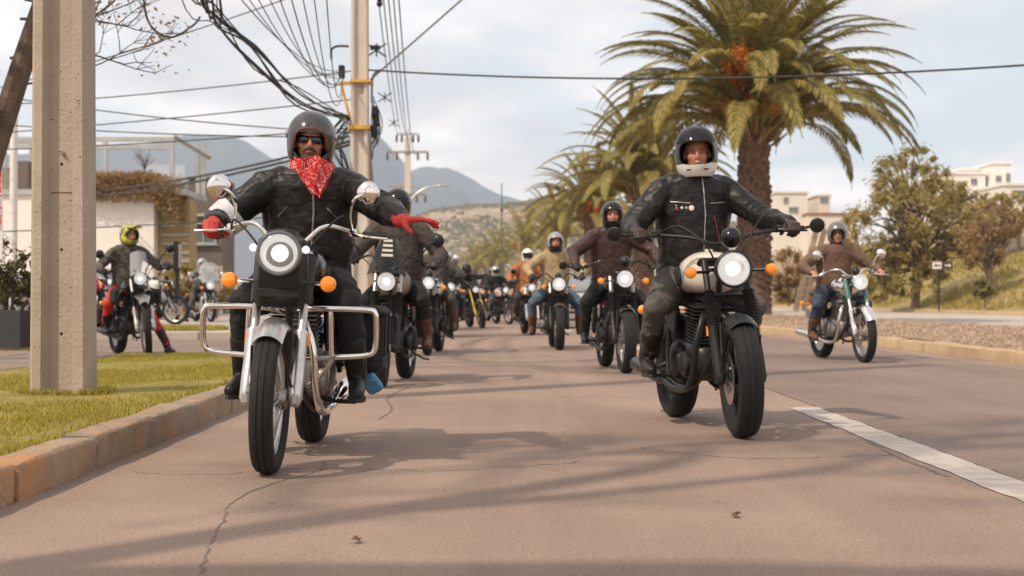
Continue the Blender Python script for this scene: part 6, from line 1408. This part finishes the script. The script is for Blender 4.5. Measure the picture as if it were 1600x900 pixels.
# 12 tourer waiting further back
q = Vector((PX(330, 36), 36, .135))
ride('chrome touring motorcycle with clear windshield parked beyond the side street', 'rider in grey trousers and silver helmet sitting on the touring motorcycle', 0, 0,
    dict(body=M_gloss, windshield=(.26, 1.0, 1.52), hr=.10, hz=.93, saddlebag=M_gloss, det=False, mir=(.42, .44, 1.22)),
    dict(jac=mat('grey_black_jacket', (.03, .03, .03), .7, scale=6, col2=(.20, .19, .17), detail=1), tro=M_cloth_gry, helm=dict(kind='open', col=mat('silver_grey_helmet', (.30, .30, .31), .3, .3, coat=.5)), glasses=True, top=1.66, vox=.014, foot_xyz=((-.42, .80, .125), (.30, .9, .4))), pos=q, rz=28)
for i, (px, Y, rz, lab, kw) in enumerate(((276, 33, 62, 'parked white tanked motorcycle beside the narrow signboard', dict(tank=M_white)), (178, 30, 40, 'parked motorcycle showing behind the grooved pole', dict(tank=M_redcl)), (304, 42, 70, 'parked black motorcycle behind the touring motorcycle', dict()), (60, 27, 75, 'parked motorcycle between the planter and the grooved pole', dict()))):
    motorcycle(lab, 0, 0, rz, -6, 20, pos=(PX(px, Y), Y, .135), group='parked motorcycles by the shop', det=False, **{**black_std, 'mirror': 'stalk', 'metal': M_chrome, 'lower': M_alu}, **kw)

def car(label, loc, rz, paint):
    r = thing('parked_car', label, 'car', loc, (0, 0, R(rz)), 'parked cars'); b = MB()
    def sec(y, w, z0_, z1_): return [(-w, y, z0_), (-w * 1.02, y, (z0_ + z1_) / 2), (-w * .93, y, z1_ - .06), (-w * .8, y, z1_), (w * .8, y, z1_), (w * .93, y, z1_ - .06), (w * 1.02, y, (z0_ + z1_) / 2), (w, y, z0_)]
    b.loft([sec(*s) for s in ((0, .62, .32, .60), (.12, .80, .24, .74), (.5, .86, .22, .86), (1.2, .88, .22, .95), (3.0, .88, .22, .98), (3.8, .86, .24, .95), (4.05, .78, .30, .80))]); b.build('body', paint, r)
    b = MB(); b.loft([sec(*s) for s in ((1.0, .74, .93, .96), (1.75, .68, .93, 1.40), (2.3, .67, .93, 1.47), (3.1, .66, .93, 1.44), (3.75, .66, .93, .97))]); c = b.build('cabin', M_glassd, r)
    b = MB(); b.loft([[(-.62, y, z), (-.55, y, z + .03), (.55, y, z + .03), (.62, y, z), (.55, y, z - .01), (-.55, y, z - .01)] for y, z in ((1.78, 1.395), (2.3, 1.46), (3.1, 1.435))]); b.build('roof', paint, r)
    for s in (-1, 1):
        for y in (.75, 3.25):
            b = MB(); b.lathe([(.20, -.10), (.31, -.09), (.32, 0), (.31, .09), (.20, .10)], 24, M=T(s * .80, y, .32) @ AX); w = b.build('wheel', M_tyre, r); b = MB(); b.lathe([(.19, 0), (.17, .02), (.05, .03)], 18, M=T(s * .895, y, .32) @ Matrix.Rotation(s * R(90), 4, 'Y')); b.build('hubcap', M_rim, w)
        b = MB(); b.ball((s * .60, .06, .62), (.15, .07, .07), 14, 8); b.build('headlight', M_clear, r); b = MB(); b.box((s * .93, 1.35, 1.0), (.16, .10, .11), bev=.03); b.build('wing_mirror', paint, r)
    b = MB(); b.box((0, .02, .44), (.9, .06, .16), bev=.02); b.build('grille', M_plastic, r); b = MB(); b.box((0, -.02, .34), (.36, .02, .11)); b.build('number_plate', M_white, r)
M_silver = mat('silver_car_paint', (.42, .41, .40), .28, .5, coat=.7)
car('silver car in the traffic behind the tan jacket rider', (PX(912, 46), 46, 0), 0, M_silver)
car('grey car parked beyond the side street behind the touring motorcycle', (PX(262, 47 - 6), 40.5, .135), 70, mat('grey_car_paint', (.22, .21, .20), .3, .4, coat=.7))

bake_all()
for j_, i_ in INFO: crease(j_, i_)

# details laid on the finished clothes
def surf(o):
    bm = bmesh.new(); bm.from_mesh(o.data); t = BVHTree.FromBMesh(bm); bm.free(); return t
def front(t, x, z, off=.003):
    h = t.ray_cast(Vector((x, -1.5, z)), Vector((0, 1, 0))); return (h[0] + h[1] * off) if h[0] is not None else None
def seam(t, pts, r, name, m, root, n=6):
    q = [front(t, *p) for p in [(lerp(a[0], b[0], i / n), lerp(a[1], b[1], i / n)) for a, b in zip(pts[:-1], pts[1:]) for i in range(n)] + [pts[-1]]]; q = [p for p in q if p is not None]
    if len(q) > 2: b = MB(); b.tube(q, r, 6); return b.build(name, m, root)
def details_a():
    t = surf(jA['jacket']); N, Ch, P = jA['N'], jA['Ch'], jA['P']
    seam(t, [(N.x + .03, N.z - .03), (N.x + .035, Ch.z), (N.x + .02, P.z + .08)], .0045, 'zip', M_steel, pA, 12)
    for s in (-1, 1):
        seam(t, [(N.x + s * .10, Ch.z + .03), (N.x + s * .15, Ch.z - .02)], .003, 'pocket_zip', M_steel, pA); seam(t, [(N.x + s * .19, N.z - .05), (N.x + s * .17, Ch.z + .02), (N.x + s * .16, Ch.z - .15)], .003, 'seam', M_plastic, pA, 8)
        b = MB(); b.loft([[N + Vector((s * (.04 + .028 * u), -.085 - .006 * v, .035 - .10 * v + .02 * u)) for u in (0, .5, 1)] + [N + Vector((s * (.04 + .028 * u), -.078 - .006 * v, .035 - .10 * v + .02 * u)) for u in (1, .5, 0)] for v in (0, .5, 1)]); b.build('collar_flap', M_jblack, pA)
    # white band round the forearm of the throttle arm
    e, w = jA['E'][-1], jA['W'][-1]; s0 = jA['SH'][-1]; b = MB(); b.tube([e.lerp(s0, .34), e.lerp(s0, .16), e.lerp(s0, .02)], [.100, .097, .094], 18); b.build('arm_band', M_wband, pA)
    # bandana: gathered round the neck, folded to a point on the chest
    m = bpy.data.materials.new('red_paisley_cotton'); m.use_nodes = True; Nn, L, bs = nodes(m); bs.inputs['Roughness'].default_value = .8
    tc = Nn.new('ShaderNodeTexCoord'); v = Nn.new('ShaderNodeTexVoronoi'); v.inputs['Scale'].default_value = 21; v.feature = 'DISTANCE_TO_EDGE'; nz = Nn.new('ShaderNodeTexNoise'); nz.inputs['Scale'].default_value = 30; mx = Nn.new('ShaderNodeMixRGB'); mx.inputs[0].default_value = .09
    L.new(tc.outputs['Object'], nz.inputs['Vector']); L.new(tc.outputs['Object'], mx.inputs[1]); L.new(nz.outputs['Color'], mx.inputs[2]); L.new(mx.outputs[0], v.inputs['Vector'])
    r_ = Nn.new('ShaderNodeValToRGB'); e_ = r_.color_ramp.elements; e_[0].color = (.56, .012, .014, 1); e_[1].color = (.56, .012, .014, 1); e_[0].position = .10; e_[1].position = .24; x = e_.new(.17); x.color = (.78, .62, .58, 1); x = e_.new(.13); x.color = (.62, .05, .05, 1)
    L.new(v.outputs['Distance'], r_.inputs[0]); L.new(r_.outputs[0], bs.inputs['Base Color'])
    hc = jA['hc']; b = MB(); rows = []; n = 17; m_ = 12
    for i in range(m_ + 1):
        t_ = i / m_; z = lerp(hc.z - .090, N.z - .125, t_); row = []
        for j in range(n):
            u = -1 + 2 * j / (n - 1); wd = lerp(.110, .034, max(0, (t_ - .34) / .66) ** 1.1) if t_ > .34 else lerp(.098, .114, t_ / .34); cx = lerp(hc.x, N.x + .055, t_ ** 1.2)
            fy = lerp(hc.y - .118, N.y - .150, t_ ** .7); a = u * R(95) * (1 - .55 * t_); y = fy + (1 - math.cos(a)) * .10 + .009 * math.sin(u * 9 + t_ * 7) + .006 * math.sin(u * 17 - t_ * 11); row.append(Vector((cx + wd * math.sin(a) / math.sin(R(95) * (1 - .55 * t_)) if True else 0, y, z - .035 * t_ * (1 - abs(u)) + .012 * math.sin(u * 7 + 2 * t_))))
        rows.append(row + [p + Vector((0, .006, 0)) for p in reversed(row)])
    b.loft(rows); o = b.build('bandana', m, pA, angle=80)
    k = MB(); loft_rings(k, [(hc + Vector((0, .0, -.095)), .080, .095, .15), (hc + Vector((0, .005, -.135)), .090, .098, .1), (N + Vector((0, .0, .03)), .092, .09, 0)]); k.build('bandana_neck', m, o)
details_a()
def details_b():
    t = surf(jB['jacket']); N, Ch, P = jB['N'], jB['Ch'], jB['P']
    seam(t, [(N.x + .015, N.z - .02), (N.x + .03, Ch.z), (N.x + .02, P.z + .06)], .004, 'zip', M_steel, pB, 12)
    for s in (-1, 1):
        seam(t, [(N.x + s * .06, Ch.z + .075), (N.x + s * .175, Ch.z + .085)], .003, 'pocket_zip', M_steel, pB); seam(t, [(N.x + s * .06, Ch.z + .02), (N.x + s * .18, Ch.z + .03)], .003, 'seam', M_plastic, pB); seam(t, [(N.x + s * .195, N.z - .05), (N.x + s * .185, Ch.z + .06), (N.x + s * .17, Ch.z - .12)], .0035, 'seam', M_plastic, pB, 8)
    M_pin = mat('white_pin', (.75, .70, .66), .4); M_pinr = mat('red_pin', (.55, .05, .04), .4)
    for dx, dz, r_, mm in ((-.055, .045, .017, M_pin), (-.085, .045, .009, M_steel), (-.112, .047, .009, M_pin), (-.142, .043, .010, M_pinr), (-.145, .060, .006, M_steel)):
        p_ = front(t, N.x + dx, Ch.z + dz, .002)
        if p_ is not None: b = MB(); b.lathe([(r_, 0), (r_, .003), (r_ * .7, .005)], 14, M=T(*p_) @ AY); b.build('badge', mm, pB)
    p_ = front(t, N.x + .09, Ch.z + .0)
    if p_ is not None:
        q = front(t, N.x + .13, Ch.z - .16)
        if q is not None: b = MB(); b.tube([p_, q], .004, 5); b.build('lanyard', mat('dark_red_cord', (.20, .02, .02), .7), pB)
details_b()

# ------------------------------------------------------------------ air
b = MB(); b.box((0, 1200, 298), (6400, 5600, 602)); hz_ = b.build('haze', mat('air', (1, 1, 1))); hm = bpy.data.materials.new('haze_air'); hm.use_nodes = True; hm.node_tree.nodes.clear()
ho = hm.node_tree.nodes.new('ShaderNodeOutputMaterial'); pv = hm.node_tree.nodes.new('ShaderNodeVolumePrincipled'); pv.inputs['Color'].default_value = (.66, .82, 1.0, 1); pv.inputs['Density'].default_value = .00028; pv.inputs['Anisotropy'].default_value = .2
hm.node_tree.links.new(pv.outputs[0], ho.inputs['Volume']); hz_.data.materials.clear(); hz_.data.materials.append(hm); tag(hz_, 'pale blue haze in the air before the mountains', 'haze', kind='stuff')
